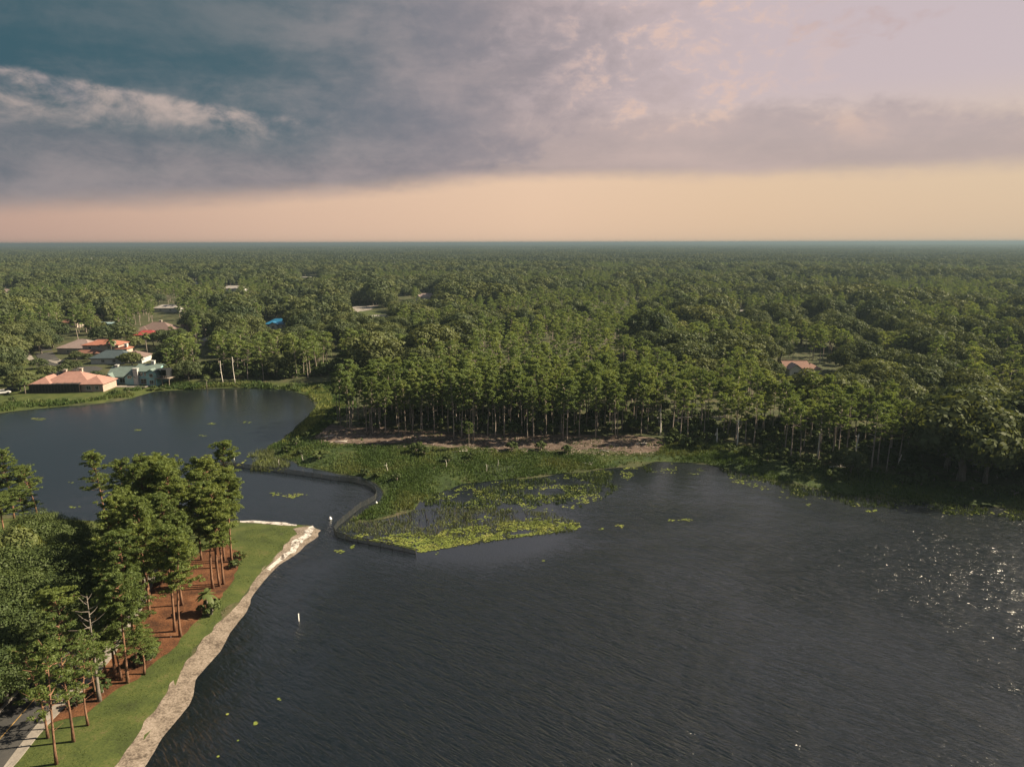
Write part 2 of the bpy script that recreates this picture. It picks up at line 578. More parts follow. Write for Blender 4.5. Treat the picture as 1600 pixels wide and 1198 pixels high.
M['grey_bark'] = mat_patchy('grey_bark', [(0, c4(0.080, 0.068, 0.058)), (.5, c4(0.152, 0.132, 0.116)), (1, c4(0.224, 0.200, 0.176))], .8, 6.0, bstr=.8, bdist=.05, stretch=(1, 1, .3))
M['pale_pine_bark'] = mat_patchy('weathered_pine_bark', [(0, c4(0.158, 0.126, 0.109)), (.5, c4(0.283, 0.237, 0.210)), (1, c4(0.399, 0.347, 0.315))], .8, 6.0, bstr=.8, bdist=.05, stretch=(1, 1, .3))
M['dead'] = mat_patchy('bleached_dead_wood', [(0, c4(0.413, 0.367, 0.332)), (.5, c4(0.666, 0.620, 0.574)), (1, c4(0.826, 0.780, 0.745))], 1.0, 7.0, bstr=.6, bdist=.04, stretch=(1, 1, .3))
M['pine'] = mat_leaf('pine_needles', c4(0.076, 0.116, 0.047), c4(0.120, 0.167, 0.058), c4(0.182, 0.221, 0.075), .42, c4(0.214, 0.198, 0.092))
M['near_pine'] = mat_leaf('sunny_pine_needles', c4(0.071, 0.103, 0.034), c4(0.106, 0.143, 0.042), c4(0.151, 0.185, 0.051), .42)  # needle colour of the near grove pines
M['oak'] = mat_leaf('oak_leaves', c4(0.029, 0.046, 0.026), c4(0.066, 0.084, 0.036), c4(0.110, 0.123, 0.047), .28, c4(0.142, 0.132, 0.077))
M['bright'] = mat_leaf('fresh_and_lightened_leaves', c4(0.078, 0.101, 0.040), c4(0.112, 0.132, 0.048), c4(0.142, 0.154, 0.057), .32)  # fresh leaf colour, also the lighter copy that lifts shaded oaks
M['shrub'] = mat_leaf('shrub_leaves', c4(0.034, 0.053, 0.022), c4(0.056, 0.078, 0.027), c4(0.080, 0.102, 0.034), .24)
M['palm'] = mat_leaf('palm_fronds', c4(.05, .075, .03), c4(.07, .095, .035), c4(.09, .11, .04), .25)
M['reed'] = mat_leaf('marsh_blades', c4(0.030, 0.050, 0.018), c4(0.054, 0.089, 0.026), c4(0.113, 0.123, 0.044), .2, c4(0.157, 0.128, 0.078), .07)
M['lawn_blade'] = mat_leaf('lawn_blades', c4(0.031, 0.050, 0.012), c4(0.043, 0.065, 0.015), c4(0.062, 0.074, 0.025), .3, None, .3)
M['pale_reed'] = mat_leaf('pale_marsh_blades', c4(0.061, 0.075, 0.036), c4(0.094, 0.114, 0.047), c4(0.144, 0.167, 0.072), .2, c4(0.173, 0.185, 0.101), .12)
M['swamp'] = mat_leaf('dark_water_weeds', c4(0.028, 0.042, 0.021), c4(0.049, 0.073, 0.028), c4(0.105, 0.133, 0.042), .15, c4(0.168, 0.168, 0.084), .15)
M['stem'] = mat_plain('dead_reed_stems', c4(.055, .045, .040), .9)
M['pad'] = mat_leaf('lily_pad_leaves', c4(0.074, 0.100, 0.028), c4(0.129, 0.160, 0.038), c4(0.208, 0.215, 0.065), .1, c4(0.277, 0.245, 0.153), .22)


def mat_water():
    m, T = new_mat('lake_water')
    co = T.n('ShaderNodeTexCoord').outputs['Object']
    sp = T.n('ShaderNodeSeparateXYZ')
    T.nt.links.new(co, sp.inputs[0])
    x, y, z = sp.outputs
    # wind comes from the open right-hand water; calm behind the peninsula and in the weedy bay
    open_ = T.ss(T.m('ADD', T.m('ADD', x, T.m('MULTIPLY', y, -.55)), T.m('MULTIPLY', T.noise(co, .02, 3), 30)), -125, 10)
    gust = T.ss(T.noise(co, .02, 5, .55, .8), .36, .64, .42, 1.3)
    def along(ang, stretch):
        r_ = T.n('ShaderNodeMapping')
        r_.inputs['Rotation'].default_value = (0, 0, R(ang))
        T.nt.links.new(co, r_.inputs[0])
        s_ = T.n('ShaderNodeMapping')
        s_.inputs['Scale'].default_value = (stretch, 1.0, 1.0)
        T.nt.links.new(r_.outputs[0], s_.inputs[0])
        return s_.outputs[0]
    w1 = T.noise(along(37, .2), 1.5, 3, .55, .25)
    w1 = T.m('SUBTRACT', 1.0, T.m('MULTIPLY', T.m('ABSOLUTE', T.m('SUBTRACT', w1, .5)), 2.6))
    w2 = T.noise(along(26, .4), .42, 2, .5, .2)
    w3 = T.noise(co, 4.0, 2, .6)
    h = T.m('ADD', T.m('ADD', T.m('MULTIPLY', w1, .42), T.m('MULTIPLY', w2, .8)), T.m('MULTIPLY', w3, .08))
    lee = T.ss(T.m('ADD', y, T.m('MULTIPLY', T.noise(co, .05, 3), 16)), 132, 164, 1.0, .16)
    bx_, by_ = G(745, 815)
    rb = T.m('SQRT', T.m('ADD', T.m('POWER', T.m('SUBTRACT', x, bx_), 2.0), T.m('POWER', T.m('SUBTRACT', y, by_), 2.0)))
    lee = T.m('MULTIPLY', lee, T.ss(rb, 16, 32, .08, 1.0))
    amp = T.m('MULTIPLY', T.m('MULTIPLY', T.m('MULTIPLY_ADD', open_, .75, .25), gust), lee)
    h = T.m('MULTIPLY', h, amp)
    b = bump(T, h, 1.0, .95)
    fr = T.n('ShaderNodeFresnel')
    fr.inputs[0].default_value = 1.54
    T.nt.links.new(b, fr.inputs[1])
    gl = T.n('ShaderNodeBsdfGlossy')
    gl.inputs['Color'].default_value = (1, 1, 1, 1)
    gl.inputs['Roughness'].default_value = .2
    T.nt.links.new(b, gl.inputs['Normal'])
    body = T.n('ShaderNodeBsdfDiffuse')
    body.inputs[0].default_value = (.006, .012, .016, 1)
    tr = T.n('ShaderNodeBsdfTransparent')
    tr.inputs[0].default_value = (.60, .50, .34, 1)
    mb = T.n('ShaderNodeMixShader')
    mb.inputs[0].default_value = .40
    T.nt.links.new(tr.outputs[0], mb.inputs[1])
    T.nt.links.new(body.outputs[0], mb.inputs[2])
    mx = T.n('ShaderNodeMixShader')
    T.nt.links.new(fr.outputs[0], mx.inputs[0])
    T.nt.links.new(mb.outputs[0], mx.inputs[1])
    T.nt.links.new(gl.outputs[0], mx.inputs[2])
    out_surface(T, mx.outputs[0])
    return m


M['water'] = mat_water()


def mat_ground():
    """forest floor on land, muck and shallow sand under the water (by depth below the surface)"""
    m, T = new_mat('terrain')
    co = T.n('ShaderNodeTexCoord').outputs['Object']
    sp = T.n('ShaderNodeSeparateXYZ')
    T.nt.links.new(co, sp.inputs[0])
    a = T.noise(co, .15, 6, .6, .3)
    b = T.noise(co, 2.0, 5, .65)
    f = T.ss(T.m('ADD', T.m('MULTIPLY', a, .6), T.m('MULTIPLY', b, .4)), .32, .68)
    col = T.ramp(f, [(0, c4(.028, .034, .018)), (.5, c4(.044, .052, .024)), (1, c4(.075, .066, .040))])
    bed = T.mix(T.ss(T.m('ADD', sp.outputs[2], T.m('MULTIPLY', T.noise(co, .12, 4), 1.1)), -.75, .45), c4(.010, .012, .010), c4(.20, .15, .085))
    muck = T.m('MULTIPLY', T.ss(sp.outputs[1], 124, 116), T.ss(sp.outputs[0], 5, -8))     # clean sand only off the near beach
    bed = T.mix(muck, c4(.016, .017, .011), bed)
    col = T.mix(T.ss(sp.outputs[2], -.02, .05), bed, col)
    out_surface(T, principled(T, col, .95, bump(T, b, .8, .2), .1))
    return m


M['terrain'] = mat_ground()

# ------------------------------------------------------------------ ground: one sheet out to the horizon
def axis_lines(lo, hi, fine, far_lo, far_hi, g=1.16):
    mid = np.arange(lo, hi + 1e-6, fine)
    out, s, p = [], fine, hi
    while p < far_hi:
        s *= g
        p += s
        out.append(p)
    low, s, p = [], fine, lo
    while p > far_lo:
        s *= g
        p -= s
        low.append(p)
    return np.concatenate([low[::-1], mid, out])


gx = axis_lines(-150, 160, 1.0, -45000, 45000)
gy = axis_lines(50, 300, 1.0, -3000, 60000)
XX, YY = np.meshgrid(gx, gy)
ZZ = height(XX.ravel(), YY.ravel())
nx, ny = len(gx), len(gy)
ii = (np.arange(ny - 1)[:, None] * nx + np.arange(nx - 1)[None, :]).ravel()
ground = obj('ground', mesh_np('ground', np.stack([XX.ravel(), YY.ravel(), ZZ], 1),
                               [np.stack([ii, ii + 1, ii + nx + 1, ii + nx], 1)], [M['terrain']], smooth=True))
tag(ground, 'dark leaf littered ground under the woods running flat to the horizon', 'ground', kind='structure')

wm = MB()
wx, wy = np.linspace(-300, 270, 20), np.linspace(-240, 330, 20)
WX, WY = np.meshgrid(wx, wy)
k = (np.arange(19)[:, None] * 20 + np.arange(19)[None, :]).ravel()
wm.arr(np.stack([WX.ravel(), WY.ravel(), np.zeros(400)], 1), np.stack([k, k + 1, k + 21, k + 20], 1))
lake_o = obj('lake', wm.mesh('lake', [M['water']]))
tag(lake_o, 'dark rippled lake water with a calmer arm behind the peninsula', 'lake', kind='structure')


def sheet(name, poly, off, mat, step=2.0, label=None, cat=None, fuzz=0.0, zfun=height, kind='structure'):
    poly = np.asarray(poly, float)
    if fuzz:
        q = []
        n = len(poly)
        for i in range(n):
            a, b = poly[i], poly[(i + 1) % n]
            m = max(1, int(np.linalg.norm(b - a) / (step * .5)))
            for t in range(m):
                q.append(a + (b - a) * t / m)
        q = np.array(q)
        q[:, 0] += (vnoise(q[:, 0], q[:, 1], 1.7, 4) - .5) * fuzz * 2 + (vnoise(q[:, 0], q[:, 1], 5, 14) - .5) * fuzz * 2
        q[:, 1] += (vnoise(q[:, 0], q[:, 1], 1.7, 5) - .5) * fuzz * 2 + (vnoise(q[:, 0], q[:, 1], 5, 15) - .5) * fuzz * 2
        poly = q
    lo, hi = poly.min(0), poly.max(0)
    ax, ay = np.meshgrid(np.arange(lo[0], hi[0], step), np.arange(lo[1], hi[1], step))
    sr = np.random.default_rng(len(name))
    ax, ay = ax.ravel() + sr.uniform(-.2, .2, ax.size) * step, ay.ravel() + sr.uniform(-.2, .2, ay.size) * step
    ok = inside(poly, ax, ay) & (dist_poly(poly, ax, ay) > step * .4)
    pts = [Vector(p) for p in poly] + [Vector((a, b)) for a, b in zip(ax[ok], ay[ok])]
    n = len(poly)
    r = delaunay_2d_cdt(pts, [(i, (i + 1) % n) for i in range(n)], [], 1, 1e-4)
    v = np.array([(p[0], p[1]) for p in r[0]])
    tris = np.array([f for f in r[2] if len(f) == 3])
    z = zfun(v[:, 0], v[:, 1]) + off
    a, b, c = v[tris[:, 0]], v[tris[:, 1]], v[tris[:, 2]]
    flip = ((b - a)[:, 0] * (c - a)[:, 1] - (b - a)[:, 1] * (c - a)[:, 0]) < 0
    tris[flip] = tris[flip][:, ::-1]
    o = obj(name, mesh_np(name, np.column_stack([v, z]), [tris], [mat], smooth=True))
    tag(o, label, cat, kind=kind)
    return o


# peninsula
pen = px_poly([(170, 1235), (212, 1176), (258, 1114), (286, 1045), (340, 984), (376, 938), (402, 902), (434, 870), (464, 848), (482, 836), (484, 826),
               (470, 820), (420, 817), (340, 815), (200, 818), (60, 809), (-150, 816)])
pen = np.vstack([pen, [(-170, 115), (-140, 60), (-50, 56)]])
sheet('lawn', pen, .03, M['lawn'], 1.5, 'mown green lawn of the near peninsula along the sandy shore', 'lawn')
sand_in = [(155, 1235), (186, 1197), (222, 1142), (252, 1102), (275, 1058), (312, 1012), (342, 976), (370, 946), (389, 918), (410, 892),
           (436, 867), (450, 850), (464, 838), (458, 829)]
sand_out = [(484, 822), (503, 828), (492, 850), (460, 878), (424, 908), (396, 950), (364, 996), (333, 1038), (316, 1062), (318, 1098), (292, 1124), (250, 1166), (210, 1235)]
sheet('sand_beach', px_poly(sand_in + sand_out), .06, M['sand'], .8, 'narrow strip of trampled sand along the water below the lawn', 'beach', fuzz=.28)
sheet('white_sand_spit', px_poly([(418, 890), (444, 866), (464, 848), (477, 837), (479, 825), (486, 821), (496, 824), (493, 834), (472, 850), (448, 869), (424, 892)]), .085, M['white_sand'], .7,
      'bright white sand at the tip of the near peninsula', 'sand', fuzz=.5)
sheet('white_sand_strip', px_poly([(368, 814), (395, 813), (420, 815), (445, 817), (462, 820), (462, 823), (440, 822), (415, 820), (390, 819), (368, 818)]), .085, M['white_sand'], .6,
      'thin white sand line on the back shore of the peninsula lawn', 'sand', fuzz=.35)
straw_poly = [(30, 1162), (68, 1150), (105, 1135), (140, 1128), (170, 1098), (215, 1068), (255, 1035), (288, 1000), (322, 962), (352, 925), (376, 890), (385, 872),
              (350, 860), (290, 880), (230, 930), (185, 1000), (150, 1050), (110, 1090)]
sheet('pine_straw_bed', px_poly(straw_poly), .065, M['straw'], 1.0, 'rust red bed of pine straw beneath the grove on the peninsula', 'pine straw', fuzz=.5)
sheet('roadside_pine_straw', px_poly([(-70, 1160), (0, 1118), (40, 1072), (82, 1020), (110, 985), (95, 985), (60, 1020), (20, 1060), (-60, 1120)]), .07, M['straw'], 1.0,
      'rust red pine straw on the far verge of the asphalt road', 'pine straw', fuzz=.4)


def ribbon(name, pts, width, off, mat, label, cat, step=1.0, thick=0.0):
    c = smooth_poly(pts, step, False)
    t = np.gradient(c, axis=0)
    t /= np.linalg.norm(t, axis=1)[:, None]
    nrm = np.stack([-t[:, 1], t[:, 0]], 1)
    a, b = c + nrm * width / 2, c - nrm * width / 2
    zc = height(c[:, 0], c[:, 1]) + off
    n = len(c)
    V = np.vstack([np.column_stack([a, zc]), np.column_stack([b, zc])])
    i = np.arange(n - 1)
    F = [np.stack([i + 1, i, i + n, i + n + 1], 1)]
    if thick:
        V = np.vstack([V, V - np.array([0, 0, thick])])
        m = 2 * n
        F.append(np.stack([i, i + 1, i + 1 + m, i + m], 1))
        F.append(np.stack([i + n + 1, i + n, i + n + m, i + n + 1 + m], 1))
    o = obj(name, mesh_np(name, V, F, [mat]))
    tag(o, label, cat, kind='structure')
    return o


kerb_l = px_poly([(-90, 1230), (-45, 1176), (0, 1126), (42, 1078), (85, 1024), (115, 985), (150, 935), (185, 880)])
path_c = px_poly([(-10, 1232), (18, 1203), (52, 1160), (85, 1124), (108, 1103), (130, 1082), (155, 1052), (172, 1030), (192, 998), (220, 950), (240, 900)])
_t = np.gradient(kerb_l, axis=0)
_t /= np.linalg.norm(_t, axis=1)[:, None]
_nr = np.stack([_t[:, 1], -_t[:, 0]], 1)
road_c = kerb_l + _nr * 2.9
ribbon('asphalt_road', road_c, 5.6, .10, M['asphalt'], 'asphalt road passing under the grove on the peninsula', 'road')
ribbon('road_middle_stripe', road_c, .14, .106, M['yellow'], 'yellow line along the middle of the asphalt road', 'road marking')
ribbon('kerb', kerb_l, .35, .22, M['concrete'], 'pale concrete kerb on the far edge of the asphalt road', 'kerb', thick=.2)
ribbon('footpath', path_c, 1.7, .13, M['concrete'], 'pale concrete footpath between the road and the pine straw', 'footpath', thick=.1)

# far bank and marsh
marsh_poly = px_poly([(418, 699), (440, 690), (470, 664), (490, 640), (505, 625), (470, 604), (540, 600), (560, 640), (520, 665), (490, 690), (520, 700), (700, 706), (860, 712), (1020, 714), (1045, 695), (1150, 700),
                      (1300, 735), (1420, 752), (1600, 770), (1750, 785), (1850, 812), (1700, 803), (1600, 795), (1450, 784), (1330, 774), (1200, 749),
                      (1100, 724), (1025, 721), (960, 730), (830, 745), (722, 756), (655, 782), (648, 795), (612, 805), (575, 814), (549, 814),
                      (563, 804), (579, 792), (595, 782), (600, 769), (589, 755), (565, 745), (500, 734), (468, 728), (463, 721), (425, 712)])
sheet('marsh_bank', marsh_poly, .03, M['marsh'], 2.0, 'green marshy bank between the pine stand and the lake', 'marsh')
sheet('bare_bank', px_poly([(488, 690), (500, 678), (515, 668), (560, 672), (640, 678), (760, 684), (880, 686), (1000, 685), (1035, 694), (1024, 711),
                            (940, 710), (860, 708), (760, 705), (660, 702), (560, 699), (500, 697)]), .07, M['dirt'], 1.5, 'bare pinkish dirt bank in front of the tall pine stand', 'bank', fuzz=1.6)
sheet('waterside_lawn', px_poly([(-140, 668), (-60, 652), (0, 645), (45, 640), (110, 634), (160, 630), (205, 622), (240, 612), (300, 608), (360, 606), (455, 610), (490, 622),
                                 (475, 602), (330, 600), (270, 596), (250, 604), (160, 600), (60, 585), (40, 545), (0, 560), (-140, 590)]), .03, M['lawn'], 2.5,
      'green lawn sloping from the waterfront houses to the lake', 'lawn')
ribbon('neighbourhood_street', px_poly([(66, 540), (70, 556), (82, 572), (92, 588), (112, 590), (135, 585)]), 7.5, .10, M['asphalt'], 'dark street ending in a court between the waterfront houses', 'street')
sheet('street_court', px_poly([(112, 583), (125, 577), (150, 576), (162, 580), (150, 587), (125, 590)]), .12, M['asphalt'], 2.0, 'dark asphalt turning court behind the salmon roofed house', 'street')
ribbon('curved_driveway', px_poly([(40, 549), (44, 558), (50, 566), (63, 573)]), 2.6, .12, M['concrete'], 'curved pale driveway across the lawn left of the street', 'driveway')
ribbon('wide_driveway', px_poly([(84, 566), (100, 572), (118, 573)]), 4.5, .13, M['concrete'], 'wide pale driveway right of the street', 'driveway')
sheet('parking_court', px_poly([(528, 489), (556, 481), (592, 479), (580, 486), (548, 492)]), .12, M['concrete'], 4.0, 'pale paved court in a clearing of the woods', 'pavement')
sheet('clearing_lawn', px_poly([(520, 497), (540, 489), (600, 487), (625, 496), (600, 508), (545, 508)]), .05, M['lawn'], 5.0, 'green clearing in front of the pale paved court', 'lawn')

# ------------------------------------------------------------------ tree builders
def cards(c, nrm, size, asp, r):
    """leaf-sized diamonds: centres, facing, half length, width ratio"""
    n = len(c)
    nrm = nrm / (np.linalg.norm(nrm, axis=1)[:, None] + 1e-9)
    t = np.cross(nrm, r.normal(size=(n, 3)))
    t /= np.linalg.norm(t, axis=1)[:, None] + 1e-9
    b = np.cross(nrm, t)
    s = np.asarray(size)[:, None]
    V = np.stack([c + t * s, c + b * s * asp, c - t * s, c - b * s * asp], 1).reshape(-1, 3)
    F = np.arange(4 * n).reshape(n, 4)
    return V, F


def unit(r, n):
    v = r.normal(size=(n, 3))
    return v / np.linalg.norm(v, axis=1)[:, None]


def pine_parts(seed, H, n_br, tufts, per, ts, card, crown_from=.55, spread=3.0, two_tier=False, bare_top=0.0, r0=.24, bend=.5, lower_stubs=3, sides=7):
    """returns (trunk MB, crown V, crown F)"""
    r = np.random.default_rng(seed)
    tk = MB()
    zz = np.linspace(0, 1, 9)
    bx, by = r.normal() * bend, r.normal() * bend
    wob = r.normal(size=2) * .15
    axis = lambda t: np.array([bx * t * t + wob[0] * math.sin(5 * t), by * t * t + wob[1] * math.sin(4 * t + 1), 0]) + np.array([0, 0, H * .97 * t])
    pts = np.array([axis(t) for t in zz])
    rad = r0 * (1 - .86 * zz)
    rad[0] *= 1.35
    pts[0, 2] = -.4
    tk.tube(pts, rad, sides)
    cc, cn, cs = [], [], []
    for i in range(n_br):
        t = crown_from + (1 - crown_from) * ((i + r.random()) / n_br) ** .85
        t = min(t, .985)
        u = (t - crown_from) / (1 - crown_from)
        if two_tier and .38 < u < .55 and r.random() < .8:
            continue
        prof = math.sin(math.pi * min(1, .22 + .78 * u)) ** .6 * (1 - .35 * u) + .18
        L = spread * prof * r.uniform(.65, 1.15)
        an = i * 2.4 + r.uniform(-.5, .5)
        up = r.uniform(-.05, .35) + .55 * u
        p0 = axis(t)
        d = np.array([math.cos(an), math.sin(an), up])
        bp = np.array([p0, p0 + d * L * .5 + np.array([0, 0, -.05 * L]), p0 + d * L + np.array([0, 0, .10 * L])])
        tk.tube(bp, [.055 * L ** .5 + .01, .035, .015], 4, False)
        if t > 1 - bare_top:
            continue
        m = max(1, int(tufts * (.5 + .5 * L / spread)))
        for q in range(m):
            f = r.uniform(.35, 1.08)
            c = p0 + d * L * f + np.array([0, 0, .10 * L * f]) + r.normal(size=3) * np.array([.35, .35, .18]) * (.5 + .16 * L)
            R_ = ts * r.uniform(.7, 1.25)
            v = unit(r, per)
            v[:, 2] = np.abs(v[:, 2]) * .9 - .25
            cc.append(c + v * R_ * np.array([1, 1, .62]) * r.uniform(.55, 1.0, (per, 1)))
            cn.append(v * np.array([.8, .8, 1.2]) + r.normal(size=(per, 3)) * .4)
            cs.append(card * r.uniform(.7, 1.35, per))
    for i in range(lower_stubs):
        t = r.uniform(crown_from - .16, crown_from)
        p0 = axis(t)
        an = r.uniform(0, 6.28)
        L = r.uniform(.5, 1.6)
        tk.tube([p0, p0 + np.array([math.cos(an) * L, math.sin(an) * L, L * .15])], [.035, .012], 4, False)
    V, F = cards(np.concatenate(cc), np.concatenate(cn), np.concatenate(cs), .34, r)
    return tk, V, F


def oak_parts(seed, Rx, H, lumps, per, card, trunk=True, low=.28, sides=7, lump=(.26, .44)):
    r = np.random.default_rng(seed)
    tk = MB()
    cz = H * .52
    cc, cn, cs = [], [], []
    L = []
    for i in range(lumps):
        th = i * 2.39996 + r.uniform(-.4, .4)
        q = (i + .5) / lumps
        el = math.asin(max(-.45, 1 - 1.35 * q))
        f = r.uniform(.58, .88)
        p = np.array([math.cos(th) * math.cos(el) * Rx * f, math.sin(th) * math.cos(el) * Rx * f, cz + math.sin(el) * (H - cz) * f * .95])
        p[:2] *= r.uniform(.85, 1.12)
        rad = Rx * r.uniform(*lump)
        L.append((p, rad))
        v = unit(r, per)
        v[:, 2] = np.where(v[:, 2] < -.35, -v[:, 2], v[:, 2])
        cc.append(p + v * rad * np.array([1, 1, .78]) * r.uniform(.72, 1.06, (per, 1)))
        cn.append(v + r.normal(size=(per, 3)) * .32)
        cs.append(card * r.uniform(.65, 1.4, per))
    if trunk:
        tr = .028 * H + .1
        tk.tube([(0, 0, -.4), (r.normal() * .1, r.normal() * .1, H * .16), (r.normal() * .3, r.normal() * .3, H * .34)], [tr * 1.4, tr, tr * .85], sides)
        for p, rad in L[::3]:
            a = np.array([0, 0, H * .30])
            mid = (a + p) / 2 + np.array([0, 0, -.06 * H])
            tk.tube([a, mid, p], [tr * .5, tr * .3, .04], 4, False)
    V, F = cards(np.concatenate(cc), np.concatenate(cn), np.concatenate(cs), .7, r)
    return tk, V, F


def two_meshes(name, parts, bark, leaf):
    tk, V, F = parts
    return tk.mesh(name + '_trunk', [M[bark]], True), mesh_np(name + '_crown', V, [F], [M[leaf]])


def one_mesh(name, parts, bark, leaf):
    tk, V, F = parts
    if tk.n == 0:
        return mesh_np(name, V, [F], [M[bark], M[leaf]], np.ones(len(F), int))
    tv = np.concatenate(tk.V)
    f3 = np.array(tk.F[3]).reshape(-1, 3)
    f4 = np.array(tk.F[4]).reshape(-1, 4)
    fs = [f for f in (f3, f4) if len(f)]
    nt_ = sum(len(f) for f in fs)
    return mesh_np(name, np.vstack([tv, V]), fs + [F + len(tv)], [M[bark], M[leaf]], np.concatenate([np.zeros(nt_, int), np.ones(len(F), int)]))


PINE_H, OAK_H, OAK_R = 18.0, 12.0, 7.5
NEAR_PINE = [two_meshes('near_pine%d' % i, pine_parts(100 + i, PINE_H, 40, 9, 34, .50, .19, .44 + .035 * (i % 4), 2.6 + .25 * (i % 3), i == 1, 0, .22), 'bark', 'near_pine') for i in range(6)]
LOW_PINE = [two_meshes('low_pine%d' % i, pine_parts(140 + i, PINE_H, 48, 8, 34, .50, .19, .22 + .04 * i, 2.9, False, 0, .2), 'bark', 'near_pine') for i in range(3)]
DEADTOP = two_meshes('dead_top_pine', pine_parts(171, PINE_H, 20, 4, 30, .6, .26, .38, 2.6, False, .45, .27), 'grey_bark', 'near_pine')
THIN = [two_meshes('thin_pine%d' % i, pine_parts(180 + i, PINE_H, 24, 5, 34, .55, .2, .42, 3.0, i == 0, 0, .18, .7, 8), 'bark', 'near_pine') for i in range(3)]
STAND_PINE = [two_meshes('stand_pine%d' % i, pine_parts(200 + i, PINE_H, 26, 6, 24, .55, .27, .44 + .05 * (i % 3), 2.2, False, 0, .17, .4, 5), 'pale_pine_bark', 'pine') for i in range(6)]
SHORE_PINE = [two_meshes('shore_pine%d' % i, pine_parts(230 + i, PINE_H, 24, 6, 24, .62, .29, .52 + .05 * (i % 3), 2.9, i % 3 == 1, 0, .2, .8, 6), 'pale_pine_bark', 'pine') for i in range(5)]
NEAR_OAK = [two_meshes('near_oak%d' % i, oak_parts(300 + i, OAK_R, OAK_H, 40, 380, .175), 'grey_bark', 'shrub') for i in range(3)]
MID_OAK = [two_meshes('mid_oak%d' % i, oak_parts(320 + i, OAK_R, OAK_H, 24 + 5 * (i % 3), 190, .34, lump=(.24, .42)), 'grey_bark', 'oak') for i in range(6)]
BRIGHT_OAK = [two_meshes('bright_oak%d' % i, oak_parts(340 + i, OAK_R, OAK_H, 28, 150, .36), 'grey_bark', 'bright') for i in range(2)]
SHRUB = [two_meshes('shrub%d' % i, oak_parts(360 + i, 1.6, 2.2, 9, 60, .20), 'grey_bark', 'shrub') for i in range(3)]
hid = bpy.data.collections.new('tree_kinds')


def proto_coll(name, meshes):
    c = bpy.data.collections.new(name)
    for i, me in enumerate(meshes):
        c.objects.link(bpy.data.objects.new('%s_%02d' % (name, i), me))
    return c


far_meshes = ([one_mesh('wood_oak%d' % i, oak_parts(400 + i, OAK_R, OAK_H, 24, 80, .54, True, .28, 5), 'grey_bark', 'oak') for i in range(6)]
              + [one_mesh('wood_pine%d' % i, pine_parts(430 + i, PINE_H, 16, 3, 22, .95, .48, .48, 2.9, False, 0, .2, .6, 0, 5), 'pale_pine_bark', 'pine') for i in range(4)])
FAR = proto_coll('wood_tree', far_meshes)


def patch_mesh(name, seed, size, n, card, per):
    """a hundred-odd crowns of far woodland"""
    r = np.random.default_rng(seed)
    Vs, Fs, k = [], [], 0
    pts = (np.stack(np.meshgrid(np.arange(n), np.arange(n)), -1).reshape(-1, 2) + r.uniform(0, 1, (n * n, 2))) / n * size - size / 2
    for p in pts:
        pine = r.random() < .3
        Rr = r.uniform(2.2, 3.4) if pine else r.uniform(3.2, 7.0)
        Hh = r.uniform(13, 18.5) if pine else r.uniform(8, 13)
        v = unit(r, per)
        v[:, 2] = np.abs(v[:, 2])
        c = np.array([p[0], p[1], Hh - Rr * .9]) + v * np.array([Rr, Rr, Rr * .9]) * r.uniform(.75, 1.1, (per, 1))
        V, F = cards(c, v + r.normal(size=(per, 3)) * .4, card * r.uniform(.7, 1.4, per), .75, r)
        Vs.append(V)
        Fs.append(F + k)
        k += len(V)
    q = size * .62
    Vs.append(np.array([(-q, -q, 4.0), (q, -q, 4.0), (q, q, 4.0), (-q, q, 4.0)]))
    Fs.append(np.array([[k, k + 1, k + 2, k + 3]]))
    return mesh_np(name, np.concatenate(Vs), [np.concatenate(Fs)], [M['oak']])


PATCH = proto_coll('wood_patch', [patch_mesh('wood_patch%d' % i, 500 + i, 120, 14, 1.6, 36) for i in range(4)])


def instancer(name, xyz, idx, scl, rot, coll, label, cat):
    me = bpy.data.meshes.new(name)
    me.from_pydata([tuple(p) for p in xyz], [], [])
    for nm, ty, arr in (('kind_index', 'INT', np.asarray(idx, np.int32)), ('size', 'FLOAT_VECTOR', np.asarray(scl, np.float32)), ('turn', 'FLOAT', np.asarray(rot, np.float32))):
        at = me.attributes.new(nm, ty, 'POINT')
        at.data.foreach_set('vector' if ty == 'FLOAT_VECTOR' else 'value', arr.ravel())
    o = obj(name, me)
    ng = bpy.data.node_groups.new(name, 'GeometryNodeTree')
    ng.interface.new_socket('Geometry', in_out='INPUT', socket_type='NodeSocketGeometry')
    ng.interface.new_socket('Geometry', in_out='OUTPUT', socket_type='NodeSocketGeometry')
    gi, go = ng.nodes.new('NodeGroupInput'), ng.nodes.new('NodeGroupOutput')
    ip = ng.nodes.new('GeometryNodeInstanceOnPoints')
    ci = ng.nodes.new('GeometryNodeCollectionInfo')
    ci.inputs[0].default_value = coll
    ci.inputs[1].default_value = True
    ci.inputs[2].default_value = True

    def attr(nm, ty):
        a = ng.nodes.new('GeometryNodeInputNamedAttribute')
        a.data_type = ty
        a.inputs[0].default_value = nm
        return a.outputs[0]
    cx = ng.nodes.new('ShaderNodeCombineXYZ')
    ng.links.new(attr('turn', 'FLOAT'), cx.inputs[2])
    ng.links.new(gi.outputs[0], ip.inputs['Points'])
    ng.links.new(ci.outputs[0], ip.inputs['Instance'])
    ip.inputs['Pick Instance'].default_value = True
    ng.links.new(attr('kind_index', 'INT'), ip.inputs['Instance Index'])
    ng.links.new(cx.outputs[0], ip.inputs['Rotation'])
    ng.links.new(attr('size', 'FLOAT_VECTOR'), ip.inputs['Scale'])
    ng.links.new(ip.outputs[0], go.inputs[0])
    md = o.modifiers.new('scatter', 'NODES')
    md.node_group = ng
    tag(o, label, cat, kind='stuff')
    return o


